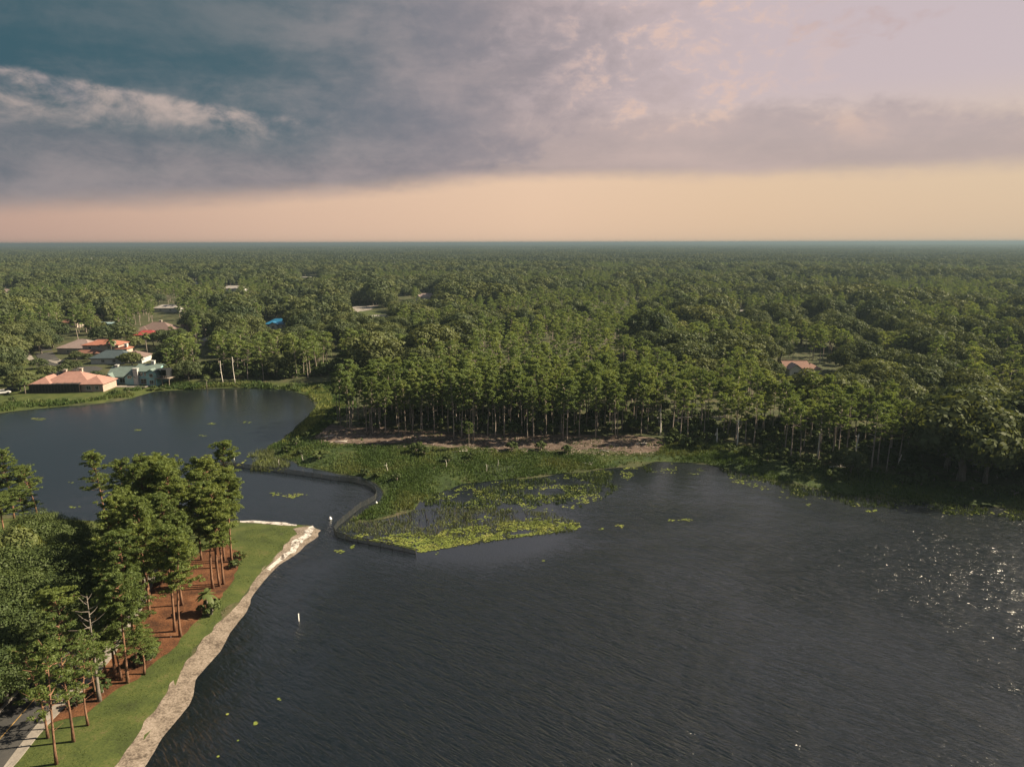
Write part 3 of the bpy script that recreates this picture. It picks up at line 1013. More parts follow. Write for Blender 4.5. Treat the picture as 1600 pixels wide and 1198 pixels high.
def tree(name, meshes, x, y, sc, rz, label, cat, group=None, lean=(0, 0), z=None):
    zz = float(height(np.array([x]), np.array([y]))[0]) if z is None else z
    e = empty(name, (x, y, zz), rz, sc)
    e.rotation_euler = (lean[0], lean[1], rz)
    obj('trunk', meshes[0], e)
    obj('crown', meshes[1], e)
    return tag(e, label, cat, group)


# ------------------------------------------------------------------ houses: where they stand (also keeps their sight lines clear)
# (x0, y0, x1, y1) of each in the photograph, base row
keep = [(46, 584, 162, 618, 616), (158, 570, 262, 606, 604), (112, 533, 186, 566, 566), (98, 526, 150, 552, 553), (130, 546, 205, 570, 571),
        (214, 503, 268, 528, 528), (208, 518, 246, 532, 533), (284, 507, 294, 518, 520), (314, 530, 338, 538, 540), (96, 498, 118, 510, 511), (150, 504, 184, 514, 515),
        (410, 496, 452, 514, 514), (574, 486, 607, 500, 502), (545, 478, 590, 492, 494), (1224, 564, 1286, 591, 590), (243, 475, 273, 485, 487),
        (0, 452, 17, 460, 461), (352, 446, 374, 454, 455), (298, 441, 312, 447, 448), (655, 461, 680, 468, 470), (1155, 489, 1163, 495, 496), (1334, 510, 1346, 517, 518),
        (64, 556, 110, 588, 590), (40, 548, 66, 575, 577), (620, 462, 640, 470, 471), (470, 431, 500, 436, 437), (518, 545, 528, 557, 558)]
kp = np.array(keep, float)


def hides_house(x, y, h, r):
    """would a tree here cover one of the houses that the photograph shows?"""
    pxc, pyb, f = P(x, y, np.zeros_like(x))
    _, pyt, _ = P(x, y, h)
    rp = FPX * r / f
    bad = np.zeros(np.shape(x), bool)
    for x0, y0, x1, y1, yb in keep:
        m = (pxc + rp * .55 > x0) & (pxc - rp * .55 < x1) & (pyb > y0 + .35 * (y1 - y0)) & (pyt < y1 - (y1 - y0) * .25)
        bad |= m
    return bad


# ------------------------------------------------------------------ where the woods grow
yards = [px_poly([(-200, 672), (0, 645), (110, 634), (205, 622), (250, 611), (300, 607), (262, 592), (258, 570), (215, 560), (130, 566), (60, 586), (0, 604), (-200, 610)]),
         px_poly([(300, 606), (300, 598), (420, 598), (470, 596), (540, 592), (560, 600), (520, 655), (460, 700), (420, 705), (490, 640), (470, 612)]),
         px_poly([(488, 695), (505, 668), (560, 680), (1035, 695), (1035, 720), (700, 760), (545, 815), (420, 712), (418, 698), (465, 660), (495, 630), (470, 600), (540, 598), (556, 640), (515, 665)]),
         px_poly([(1020, 700), (1150, 704), (1250, 732), (1400, 756), (1600, 776), (1800, 792), (1850, 830), (1600, 800), (1300, 775), (1020, 725)])]
stand = px_poly([(524, 662), (540, 650), (575, 642), (660, 637), (800, 636), (940, 640), (1005, 654), (1030, 688), (1000, 689), (940, 693), (880, 697), (780, 694), (700, 693), (600, 688), (545, 682)])
stand_front = px_poly([(520, 656), (545, 682), (600, 688), (700, 693), (780, 694), (880, 697), (940, 693), (1000, 689), (1030, 688)])
cove_bank = px_poly([(420, 604), (470, 604), (540, 600), (640, 596), (650, 640), (560, 660), (510, 690), (440, 705), (400, 700)])
oak_pts, pine_pts = [], []     # x, y, scale, zone


def jitter_fill(lo, hi, step):
    ax, ay = np.meshgrid(np.arange(lo[0], hi[0], step), np.arange(lo[1], hi[1], step))
    return ax.ravel() + rng.uniform(-.42, .42, ax.size) * step, ay.ravel() + rng.uniform(-.42, .42, ay.size) * step


# the planted stand
ax, ay = jitter_fill(stand.min(0), stand.max(0), 4.2)
ok = inside(stand, ax, ay)
for a, b in zip(ax[ok], ay[ok]):
    pine_pts.append((a, b, rng.uniform(.78, 1.10), 'stand'))
# loose rows of pines on the other shores
row_l = px_poly([(275, 594), (300, 597), (420, 597), (470, 595), (540, 590), (660, 588), (670, 574), (540, 574), (400, 578), (280, 580)])
row_r = px_poly([(1035, 694), (1100, 700), (1160, 705), (1230, 728), (1330, 742), (1430, 752), (1440, 720), (1380, 690), (1250, 668), (1060, 650), (1005, 636), (1000, 660), (1030, 692)])
for poly, step, zone in ((row_l, 6.0, 'left shore'), (row_r, 5.2, 'right shore')):
    ax, ay = jitter_fill(poly.min(0), poly.max(0), step)
    ok = inside(poly, ax, ay) & (rng.random(ax.size) < .8)
    for a, b in zip(ax[ok], ay[ok]):
        h_ = rng.uniform(.66, 1.02)
        if not hides_house(np.array([a]), np.array([b]), np.array([h_ * 18]), np.array([2.5]))[0]:
            pine_pts.append((a, b, h_, zone))
# mixed woods
def woods(y0, y1, step, amax, amin=None):
    out = []
    xm = y1 * math.tan(amax)
    ax, ay = jitter_fill((-xm, y0), (xm, y1), step)
    az_ = np.arctan2(ax, ay)
    ok = (np.abs(az_) < amax) & (np.hypot(ax, ay) > 60)
    ax, ay = ax[ok], ay[ok]
    s = shore(ax, ay)
    ok = s > 5
    for q in yards + [stand, row_r, cove_bank]:
        ok &= ~inside(q, ax, ay)
    ok &= ~(inside(row_l, ax, ay) & (rng.random(ax.size) < .6))
    pen_ = inside(pen, ax, ay)
    ok &= ~pen_ & ~((ay < 140) & (ax < 0))
    return ax[ok], ay[ok]


ax, ay = woods(120, 460, 10.0, R(50))
pn = vnoise(ax, ay, 60, 6) + .5 * vnoise(ax, ay, 17, 7)
hn = vnoise(ax, ay, 45, 8)
for a, b, p_, h_ in zip(ax, ay, pn, hn):
    if rng.random() < .07:
        continue
    if p_ > .86:
        pine_pts.append((a, b, rng.uniform(.62, .98), 'woods'))
        if rng.random() < .6:
            pine_pts.append((a + rng.uniform(-4, 4), b + rng.uniform(-4, 4), rng.uniform(.6, .9), 'woods'))
    else:
        oak_pts.append((a, b, (.66 + .62 * h_) * rng.choice([.5, .8, 1.0, 1.2, 1.45]), 'woods'))
# broad trees at the right-hand water's edge, and behind the left shore
for p in [(1482, 734, .58), (1516, 728, .66), (1556, 738, .58), (1592, 730, .66), (1625, 738, .7), (1475, 700, .7), (1545, 704, .75), (1600, 706, .75), (1440, 690, .7)]:
    a, b = G(p[0], p[1])
    oak_pts.append((a, b, p[2], 'right edge'))


def filt(pts, h0, r0):
    pts = [p for p in pts]
    a = np.array([(p[0], p[1], p[2]) for p in pts])
    bad = hides_house(a[:, 0], a[:, 1], a[:, 2] * h0, a[:, 2] * r0)
    return [p for p, q in zip(pts, bad) if not q]


oak_pts = filt(oak_pts, OAK_H, OAK_R)
# garden trees between the waterfront houses
for bx, by, s in [(32, 612, .62), (20, 604, .7), (48, 604, .4), (152, 600, .42), (166, 604, .3), (256, 598, .5), (207, 574, .55), (196, 570, .4), (190, 530, .8), (135, 519, 1.0), (150, 524, .8), (90, 534, .9), (78, 528, 1.0), (60, 535, 1.0), (30, 555, .8),
                  (8, 580, .8), (-10, 600, .8), (270, 572, .9), (284, 588, .8), (262, 580, .8), (275, 548, .9), (255, 542, .75), (240, 541, .6), (212, 548, .6), (108, 578, .35), (120, 582, .4), (100, 586, .35), (62, 578, .4), (76, 592, .45), (295, 596, .7), (268, 597, .6), (120, 566, .4), (138, 566, .3)]:
    a, b = G(bx, by, .8)
    oak_pts.append((a, b, s, 'garden'))
pine_pts = [p for p in pine_pts if p[3] == 'stand'] + filt([p for p in pine_pts if p[3] != 'stand'], PINE_H, 3.0)


def rank(pts, h0, boost):
    a = np.array([(p[0], p[1], p[2]) for p in pts])
    px, py, f = P(a[:, 0], a[:, 1], a[:, 2] * h0)
    vis = (px > -20) & (px < 1620) & (py < 1200) & (f > 0)
    sz = a[:, 2] * h0 / f * np.where(vis, 1, .05)
    if boost is not None:
        sz *= boost
    return np.argsort(-sz)


# ------------------------------------------------------------------ grove on the near peninsula
def height_for(bx, by, topy):
    x, y = G(bx, by, .8)
    lo_, hi_ = 2.0, 32.0
    for _ in range(24):
        mid = (lo_ + hi_) / 2
        if float(P(x, y, .8 + mid)[1]) > topy:
            lo_ = mid
        else:
            hi_ = mid
    return x, y, lo_


GROVE = 'pines of the near grove'
near_list = [  # base column, base row, top row, mesh set, lean, label
    (90, 1193, 1005, THIN[0], (0, -.05), 'thin leaning pine with sparse crown on the lawn, lowest in the picture'),
    (111, 1160, 965, THIN[1], (0, -.02), 'slender straight pine on the lawn beside the footpath, second from the bottom edge'),
    (137, 1133, 1000, THIN[2], (0, -.02), 'short slender pine at the lawn edge of the pine straw, third from the bottom edge'),
    (76, 1155, 1002, THIN[2], (0, -.04), 'thin pine standing on the near edge of the pale footpath'),
    (156, 1096, 930, DEADTOP, (0, .03), 'dark pine with a bare dead top at the edge of the pine straw'),
    (148, 1090, 985, THIN[1], (0, -.01), 'thin young pine close beside the dead topped pine'),
    (118, 1068, 915, NEAR_PINE[1], (0, 0), 'full crowned pine overhanging the asphalt road'),
    (182, 1060, 915, NEAR_PINE[0], (0, -.01), 'left of three straight pines close together by the bend of the footpath'),
    (188, 1063, 965, NEAR_PINE[2], (0, 0), 'short middle one of three straight pines by the bend of the footpath'),
    (200, 1065, 892, NEAR_PINE[3], (0, 0), 'thick sunlit right one of three straight pines by the bend of the footpath'),
    (214, 1041, 895, NEAR_PINE[4], (0, 0), 'pine with low dense crown between the footpath trio and the tall orange trunk'),
    (225, 1052, 985, NEAR_PINE[5], (0, .02), 'short bushy young pine at the lawn edge of the pine straw'),
    (166, 1055, 940, THIN[0], (0, 0), 'thin pine beside the footpath behind the dead topped pine'),
    (283, 993, 835, NEAR_PINE[1], (0, 0), 'tall pine with a long orange sunlit trunk beside the lawn'),
    (273, 986, 822, NEAR_PINE[5], (0, -.01), 'pine just left of the long orange sunlit trunk'),
    (334, 918, 758, NEAR_PINE[2], (0, 0), 'tall pine with straight reddish trunk nearest the sandy shore'),
    (343, 914, 775, NEAR_PINE[0], (0, .01), 'pine right of the reddish trunk near the sandy shore'),
    (349, 911, 768, NEAR_PINE[4], (0, .01), 'rightmost of the three thin trunks near the sandy shore'),
    (363, 877, 735, NEAR_PINE[3], (0, .02), 'bushy pine at the lake end of the grove'),
    (57, 803, 720, NEAR_PINE[2], (0, -.10), 'pine with a leaning pale trunk alone against the water'),
    (22, 812, 698, NEAR_PINE[0], (0, 0), 'tall pine at the edge of the picture behind the leaning pale trunk'),
    (166, 826, 703, NEAR_PINE[1], (0, -.01), 'two tiered pine standing out against the calm water'),
    (205, 836, 716, NEAR_PINE[4], (0, 0), 'pine right of the two tiered pine against the calm water'),
    (232, 842, 712, NEAR_PINE[5], (0, 0), 'flat topped pine with open lower trunk against the calm water'),
]
for bx, by, ty, ms, ln, lb in near_list:
    x, y, h_ = height_for(bx, by, ty)
    hw = h_ / PINE_H
    wd = max(.72, min(1.1, hw ** .5))
    tree('pine_tree', ms, x, y, (wd, wd, hw), rng.uniform(0, 6.28), lb, 'pine tree', GROVE, ln)
grove_poly = px_poly([(200, 1035), (278, 962), (338, 898), (372, 862), (372, 842), (300, 838), (236, 856), (210, 900), (175, 985)])
gx_, gy_ = jitter_fill(grove_poly.min(0), grove_poly.max(0), 4.25)
ok = inside(grove_poly, gx_, gy_)
n_grove = 0
for a, b in zip(gx_[ok], gy_[ok]):
    hw = rng.uniform(.84, 1.06) if b > 95 else rng.uniform(.7, .95)
    tree('pine_tree', NEAR_PINE[rng.integers(6)] if rng.random() < .75 else LOW_PINE[rng.integers(3)], a, b, (.95, .95, hw), rng.uniform(0, 6.28), ('tall' if hw > .95 else 'shorter') + ' pine inside the near grove, ' + ('lake end' if b > 118 else 'middle' if b > 100 else 'road end') + (' on its lawn side' if P(a, b, 1)[0] > 300 - (P(a, b, 1)[1] - 930) * .75 else ' on its oak side'), 'pine tree', GROVE, (rng.normal() * .015, rng.normal() * .015))
    n_grove += 1
left_edge = [(-6, 820, 722), (-30, 815, 705), (8, 850, 775), (-25, 860, 760), (40, 838, 765)]
for bx, by, ty in left_edge:
    x, y, h_ = height_for(bx, by, ty)
    tree('pine_tree', NEAR_PINE[rng.integers(6)], x, y, (.95, .95, h_ / PINE_H), rng.uniform(0, 6.28), 'pine crowded beside the left edge of the picture', 'pine tree', GROVE)
oaks_near = [(-20, 925, .85), (45, 905, .80), (100, 900, .72), (10, 965, .95), (75, 960, .86), (130, 945, .75), (-40, 1010, 1.0), (35, 1015, .9), (95, 1005, .8), (140, 985, .7),
             (-30, 1075, .9), (25, 1062, .72), (160, 940, .70), (60, 862, .62), (110, 868, .55), (10, 1100, .6), (-60, 1140, .8), (185, 905, .62)]
for i, (bx, by, s) in enumerate(oaks_near):
    x, y = G(bx, by, .8)
    tree('oak_tree', NEAR_OAK[i % 3], x, y, (s, s, s * .95), rng.uniform(0, 6.28), 'dark oak beside the near road, ' + ('far end by the calm arm' if by < 910 else 'middle rows' if by < 990 else 'near end by the road') + (', at the picture edge' if bx < 20 else ', next to the pines' if bx > 95 else ', between edge and pines'), 'oak tree', 'oaks beside the near road')
x, y = G(30, 935, .8)
tree('oak_tree', BRIGHT_OAK[0], x, y, (.62, .62, .95), .4, 'oak with a bright sunlit yellow green top above the dark canopy', 'oak tree', 'oaks beside the near road')  # sunlit look carried by the lighter leaf colour of the whole crown

# ------------------------------------------------------------------ the 300 largest of each kind as trees, the rest as woods
pine_order = rank(pine_pts, PINE_H, None)
n_single_pine = 299 - len(near_list) - n_grove - len(left_edge)
PL = {'stand': 'tall slender bare trunked pine of the dense stand above the bare bank',
      'left shore': 'pine behind the far shore of the calm arm',
      'right shore': 'pine right of the bare bank',
      'woods': 'pine rising among the oaks of the mixed woods'}
PG = {'stand': 'pines of the dense stand', 'left shore': 'pines behind the calm arm', 'right shore': 'pines along the right shore', 'woods': 'pines in the mixed woods'}
rest = []
for n_, i in enumerate(pine_order):
    a, b, s, zone = pine_pts[i]
    if n_ < n_single_pine:
        lb = PL[zone]
        if zone == 'stand':
            q_ = P(a, b, 0.8)
            front = dist_poly(stand_front, np.array([a]), np.array([b]), False)[0]
            third = 'at the left end' if q_[0] < 640 else 'in the left half' if q_[0] < 765 else 'in the right half' if q_[0] < 890 else 'at the right end'
            lb = ('bare trunked pine in front row of the stand, ' if front < 4.5 else 'pine behind the front row of the dense stand, ' if front < 14 else 'pine deep in the dense stand, ') + third
        elif zone != 'woods':
            q_ = P(a, b, 0.8)
            lb = ('short ' if s < .78 else 'tall ' if s > .92 else '') + lb
            if zone == 'left shore':
                lb += ', beside the houses' if q_[0] < 340 else ', beside the white dead pair' if q_[0] < 430 else ', toward the pine stand'
            else:
                lb += ', next to the stand' if q_[0] < 1110 else ', by the first white trunks' if q_[0] < 1215 else ', by the fallen logs' if q_[0] < 1350 else ', by the right oaks'
            lb += ', front row' if q_[1] > (592 if zone == 'left shore' else 660 + (q_[0] - 1030) * .15) else ', back row'
        ms = STAND_PINE[rng.integers(6)] if zone == 'stand' else SHORE_PINE[rng.integers(5)]
        wd = s * rng.uniform(.9, 1.15)
        tree('pine_tree', ms, a, b, (wd, wd, s), rng.uniform(0, 6.28), lb, 'pine tree', PG[zone], (rng.normal() * .015, rng.normal() * .015))
    else:
        rest.append((a, b, s, 'pine', zone))
oak_order = rank(oak_pts, OAK_H, None)
for n_, i in enumerate(oak_order):
    a, b, s, zone = oak_pts[i]
    if n_ < 280:
        br = rng.random() < (.06 if zone == 'woods' else 0)
        ms = BRIGHT_OAK[rng.integers(2)] if br or zone == 'right edge' else MID_OAK[rng.integers(6)]  # right-edge oaks take the lighter leaf colour to offset their self-shade
        wd = s * rng.uniform(.85, 1.15)
        lb = ('oak with fresh yellow green leaves in the mixed woods' if br else
              'garden tree between the waterfront houses left of the calm arm' if zone == 'garden' else
              'broad oak with grey limbs at the water behind the right shore' if zone == 'right edge' else
              'broad dome shaped oak of the mixed woods left of the pine stand' if a < -20 - .12 * (b - 190) else
              'broad dome shaped oak of the mixed woods right of the pine stand' if a > 40 else
              'broad dome shaped oak of the mixed woods behind the pine stand')
        dd_ = math.hypot(a, b)
        if zone == 'woods':
            qx, qy, _ = P(a, b, 6.0)
            kind_ = 'fresh green oak' if br else 'big round topped oak' if s > 1.15 else 'small low oak' if s < .75 else 'dome shaped oak'
            sect = ('beside the waterfront houses' if qx < 300 else 'behind the calm arm' if qx < 520 else 'behind the left half of the pine stand' if qx < 780 else
                    'behind the right half of the pine stand' if qx < 1020 else 'left of the russet roofed house' if qx < 1200 else 'around the russet roofed house' if qx < 1330 else
                    'right of the russet roofed house' if qx < 1480 else 'toward the right edge')
            band_ = 'near the shore' if dd_ < 230 else 'second row' if dd_ < 275 else 'in the middle distance' if dd_ < 330 else 'farther back' if dd_ < 385 else 'farthest of its row'
            lb = kind_ + ' ' + sect + ', ' + band_
        tree('oak_tree', ms, a, b, (wd, wd * rng.uniform(.9, 1.1), s), rng.uniform(0, 6.28), lb, 'oak tree', 'oaks of the mixed woods')
    else:
        rest.append((a, b, s, 'oak', zone))
# farther woods, one mass
fx, fy, fi, fs = [], [], [], []
for a, b, s, kd, zone in rest:
    fx.append(a); fy.append(b); fi.append(6 + rng.integers(4) if kd == 'pine' else rng.integers(6)); fs.append(s)
bands = [(460, 800, 10.0, 43), (800, 1500, 10.0, 41)]
for y0, y1, st, am in bands:
    ax, ay = woods(y0, y1, st, R(am))
    ok = (vnoise(ax, ay, 70, 12) * .7 + vnoise(ax, ay, 24, 13) * .3 > .2)
    ax, ay = ax[ok], ay[ok]
    pn = vnoise(ax, ay, 90, 6) + .5 * vnoise(ax, ay, 25, 7)
    hn = vnoise(ax, ay, 55, 8)
    pine_ = (pn > .84) | (rng.random(ax.size) < .05)
    s = np.where(pine_, rng.uniform(.55, .95, ax.size), (.66 + .62 * hn) * rng.choice([.5, .8, 1.0, 1.2, 1.45], ax.size))
    bad = hides_house(ax, ay, s * np.where(pine_, PINE_H, OAK_H), s * np.where(pine_, 3.0, OAK_R)) | (rng.random(ax.size) < .04)
    g_ = ~bad
    fx += list(ax[g_]); fy += list(ay[g_]); fs += list(s[g_])
    fi += list(np.where(pine_, 6 + rng.integers(0, 4, ax.size), rng.integers(0, 6, ax.size))[g_])
fx, fy, fs, fi = np.array(fx), np.array(fy), np.array(fs), np.array(fi)
fz = height(fx, fy)
wid = fs * rng.uniform(.9, 1.2, len(fs)) * np.where(fy > 800, .95, 1.0)
instancer('mixed_forest', np.stack([fx, fy, fz], 1), fi, np.stack([wid, wid, fs], 1), rng.uniform(0, 6.28, len(fx)), FAR,
          'mass of oaks and pines covering the flat land behind the lake', 'forest')
px_, py_, ps_, pr_ = [], [], [], []
for y0, y1, st, gr in ((1500, 4000, 118, 1.0), (4000, 9000, 230, 2.0), (9000, 22000, 470, 4.0)):
    ax, ay = jitter_fill((-y1 * .95, y0), (y1 * .95, y1), st)
    ok = np.abs(np.arctan2(ax, ay)) < R(42)
    px_ += list(ax[ok]); py_ += list(ay[ok])
    ps_ += [(gr, gr, rng.uniform(.8, 1.15)) for _ in range(ok.sum())]
    pr_ += list(rng.uniform(0, 6.28, ok.sum()))
instancer('distant_forest', np.stack([px_, py_, np.full(len(px_), .8)], 1), rng.integers(0, 4, len(px_)), np.array(ps_), pr_, PATCH,
          'distant unbroken woodland fading into haze under the horizon', 'forest')
print('TREES', len(pine_pts), len(oak_pts), n_grove, 'stuff', len(fx), 'patches', len(px_))

UNDER = proto_coll('undergrowth_clump', [one_mesh('undergrowth_clump%d' % i, oak_parts(560 + i, 2.0, 2.8, 9, 70, .26), 'grey_bark', 'shrub') for i in range(4)])
ux, uy, us = [], [], []
for poly, step, lo_, hi_ in ((row_r, 3.0, .35, .95), (row_l, 3.2, .6, 1.6), (stand, 5.0, .5, 1.6),
                             (px_poly([(1030, 690), (1150, 696), (1260, 728), (1420, 748), (1600, 765), (1800, 780), (1800, 770), (1600, 752), (1440, 735), (1250, 700), (1100, 668), (1020, 660)]), 3.4, .3, .85)):
    ax, ay = jitter_fill(poly.min(0), poly.max(0), step)
    ok = inside(poly, ax, ay) & (vnoise(ax, ay, 7, 33) > .28)
    if poly is stand:
        ok &= dist_poly(stand_front, ax, ay, False) > 5.0
    ux += list(ax[ok]); uy += list(ay[ok]); us += list(rng.uniform(lo_, hi_, ok.sum()))
ux, uy, us = np.array(ux), np.array(uy), np.array(us)
instancer('undergrowth', np.stack([ux, uy, height(ux, uy)], 1), rng.integers(0, 4, len(ux)), np.stack([us, us, us * rng.uniform(.7, 1.3, len(us))], 1), rng.uniform(0, 6.28, len(ux)), UNDER,
          'dark green undergrowth filling the ground beneath the shore pines', 'undergrowth')

# ------------------------------------------------------------------ houses
def hm(n, col, rough=.7, var=.12):
    M[n] = mat_plain(n, col, rough, var, .8)


hm('salmon_tile', c4(.25, .14, .118)); hm('orange_tile', c4(.235, .095, .065)); hm('red_metal', c4(0.230, 0.040, 0.040)); hm('brown_shingle', c4(0.122, 0.086, 0.079)); hm('mauve_shingle', c4(0.187, 0.144, 0.137))
hm('slate_shingle', c4(0.043, 0.061, 0.072)); hm('green_shingle', c4(.115, .155, .145)); hm('blue_metal', c4(0.014, 0.108, 0.216), .5); hm('pale_roof', c4(0.238, 0.223, 0.216)); hm('blue_grey_roof', c4(0.180, 0.259, 0.274))
hm('cream_stucco', c4(0.331, 0.288, 0.252)); hm('pink_stucco', c4(0.331, 0.252, 0.216)); hm('teal_stucco', c4(.22, .40, .43)); hm('white_stucco', c4(0.418, 0.418, 0.410)); hm('rust_roof', c4(0.144, 0.072, 0.054))
hm('screen_mesh', c4(.012, .014, .017), .6); hm('dark_frame', c4(.05, .04, .035)); hm('deck_wood', c4(.24, .20, .17))
M['net'] = mat_plain('dark_wet_netting', c4(.018, .022, .022), .7)
M['pane'] = mat_plain('window_pane', c4(.02, .025, .03), .08, .1, 1, .6)


def prism_roof(b, w, d, h0, rh, oh, kind, axis):
    """roof over a w x d block, eaves at h0; b is an MB, block centred on the origin"""
    W, D = w / 2 + oh, d / 2 + oh
    z0, z1 = h0 - .12, h0 + .06
    if kind == 'hip':
        rl = max(0.0, (W - D) if axis == 'x' else (D - W))
        a, c = ((-rl, 0), (rl, 0)) if axis == 'x' else ((0, -rl), (0, rl))
        v = [(-W, -D, z1), (W, -D, z1), (W, D, z1), (-W, D, z1), (a[0], a[1], z1 + rh), (c[0], c[1], z1 + rh), (-W, -D, z0), (W, -D, z0), (W, D, z0), (-W, D, z0)]
        if axis == 'x':
            f = [(0, 1, 5, 4), (1, 2, 5), (2, 3, 4, 5), (3, 0, 4)]
        else:
            f = [(0, 1, 4), (1, 2, 5, 4), (2, 3, 5), (3, 0, 4, 5)]
        f += [(6, 7, 1, 0), (7, 8, 2, 1), (8, 9, 3, 2), (9, 6, 0, 3), (9, 8, 7, 6)]
        b.add(v, f)
    elif kind == 'gable':
        if axis == 'x':
            v = [(-W, -D, z1), (W, -D, z1), (W, D, z1), (-W, D, z1), (-W, 0, z1 + rh), (W, 0, z1 + rh)]
        else:
            v = [(W, -D, z1), (W, D, z1), (-W, D, z1), (-W, -D, z1), (0, -D, z1 + rh), (0, D, z1 + rh)]
        u = [(p[0], p[1], p[2] - .18) for p in v]
        b.add(v + u, [(0, 1, 5, 4), (2, 3, 4, 5), (6, 10, 11, 7), (8, 11, 10, 9), (0, 6, 7, 1), (2, 8, 9, 3), (1, 7, 11, 5), (5, 11, 8, 2), (4, 10, 6, 0), (3, 9, 10, 4)])
    else:
        b.box((0, 0, h0 + .15), (2 * W, 2 * D, .3))


def house(label, px, py, blocks, wall, roof, wins=(), chim=(), rz=0.0, name='house', sc=1.0, cat='house'):
    x, y = G(px, py, 1.2)
    z_ = float(height(np.array([x]), np.array([y]))[0])
    e = empty(name, (x, y, z_), rz, sc)
    roofs = []
    for bl in blocks:
        bx, by, w, d, h_, kind, rh = bl[:7]
        ax_ = bl[7] if len(bl) > 7 else ('x' if w >= d else 'y')
        wm_ = bl[8] if len(bl) > 8 else wall
        rm_ = bl[9] if len(bl) > 9 else roof
        z0 = bl[10] if len(bl) > 10 else -.4
        b = MB()
        b.box((0, 0, (h_ + z0) / 2 - .02), (w, d, h_ - z0 - .04))
        if kind == 'gable':
            if ax_ == 'x':
                b.add([(-w / 2, -d / 2, h_ - .05), (-w / 2, d / 2, h_ - .05), (-w / 2, 0, h_ + rh * .9), (w / 2, -d / 2, h_ - .05), (w / 2, d / 2, h_ - .05), (w / 2, 0, h_ + rh * .9)],
                      [(0, 2, 1), (3, 4, 5), (0, 3, 5, 2), (1, 2, 5, 4)])
            else:
                b.add([(-w / 2, -d / 2, h_ - .05), (w / 2, -d / 2, h_ - .05), (0, -d / 2, h_ + rh * .9), (-w / 2, d / 2, h_ - .05), (w / 2, d / 2, h_ - .05), (0, d / 2, h_ + rh * .9)],
                      [(0, 1, 2), (3, 5, 4), (0, 2, 5, 3), (1, 4, 5, 2)])
        obj('wall', b.mesh('house_wall', [M[wm_]]), e, (bx, by, 0))
        b = MB()
        prism_roof(b, w, d, h_, rh, .55, kind, ax_)
        roofs.append(obj('roof', b.mesh('house_roof', [M[rm_]]), e, (bx, by, 0)))
        if kind in ('hip', 'gable') and rh > 1:
            r_ = MB()
            rl = (w - d) / 2 if (kind == 'hip' and ax_ == 'x') else w / 2 if ax_ == 'x' else (d - w) / 2 if kind == 'hip' else d / 2
            rl = max(rl, .3)
            q = (rl, 0, 0) if ax_ == 'x' else (0, rl, 0)
            r_.tube([(-q[0], -q[1], h_ + rh + .06), (q[0], q[1], h_ + rh + .06)], .13, 5)
            obj('ridge_cap', r_.mesh('ridge_cap', [M[rm_]]), roofs[-1])
    for wx_, wy_, wz_, ww, wh in wins:
        b = MB()
        t = .16
        for c_, s_ in (((0, 0, wh / 2), (ww + t, .14, t)), ((0, 0, -wh / 2), (ww + t * 2, .2, t)), ((-ww / 2, 0, 0), (t, .14, wh)), ((ww / 2, 0, 0), (t, .14, wh)), ((0, 0, 0), (.07, .12, wh))):
            b.box(c_, s_)
        f = obj('window', b.mesh('window_frame', [M['white_stucco']]), e, (wx_, wy_ - .07, wz_))
        b = MB()
        b.box((0, .03, 0), (ww - .02, .06, wh - .02))
        obj('pane', b.mesh('window_pane', [M['pane']]), f)
    for i, cz_, cx_, cy_, cw, ch, cm in chim:
        b = MB()
        b.box((0, 0, ch / 2), (cw, cw * .8, ch))
        b.box((0, 0, ch + .1), (cw + .3, cw * .8 + .3, .2))
        obj('chimney', b.mesh('chimney', [M[cm]]), roofs[i], (cx_, cy_, cz_))
    tag(e, label, cat, 'houses behind the lake')
    return e


# salmon roofed waterfront house with a screened lanai
A = house('salmon tile roofed waterfront house with a dark screened porch', 104, 613,
          [(-1, 8, 17, 12, 3.0, 'hip', 3.6), (-9.5, 7, 7.5, 13, 3.0, 'hip', 2.3, 'y'), (9.2, 5.5, 8, 10, 3.0, 'hip', 2.4)], 'pink_stucco', 'salmon_tile',
          [(8.0, .5, 1.6, 1.7, 1.5), (11.0, .5, 1.6, 1.2, 1.5)],
          [(0, 5.2, -4.5, 2.5, 1.1, 1.6, 'cream_stucco'), (0, 6.0, 2, 1.5, 1.1, 1.4, 'cream_stucco')], rz=.06)
scr = MB()
for i in range(17):
    scr.box((-12.7 + i * 1.13, -.9, 1.7), (.12, .12, 3.4))
scr.box((-3.66, -.9, 3.4), (18.2, .16, .16)); scr.box((-3.66, -.9, .25), (18.2, .14, .3)); scr.box((-3.66, -.9, 2.1), (18.2, .1, .1))
for i in range(7):
    scr.box((-12.0 + i * 2.7, .5, 3.42), (.12, 2.8, .12))
sc_o = obj('screen_frame', scr.mesh('screen_frame', [M['dark_frame']]), A)
for i in range(16):
    b = MB()
    b.box((0, 0, 0), (.98, .03, 2.9))
    obj('screen_panel', b.mesh('screen_panel', [M['screen_mesh']]), A, (-12.13 + i * 1.13, -.9, 1.85))
b = MB()
b.box((-3.66, .5, 3.32), (18.1, 2.7, .03))
obj('screen_top', b.mesh('screen_top', [M['screen_mesh']]), A)

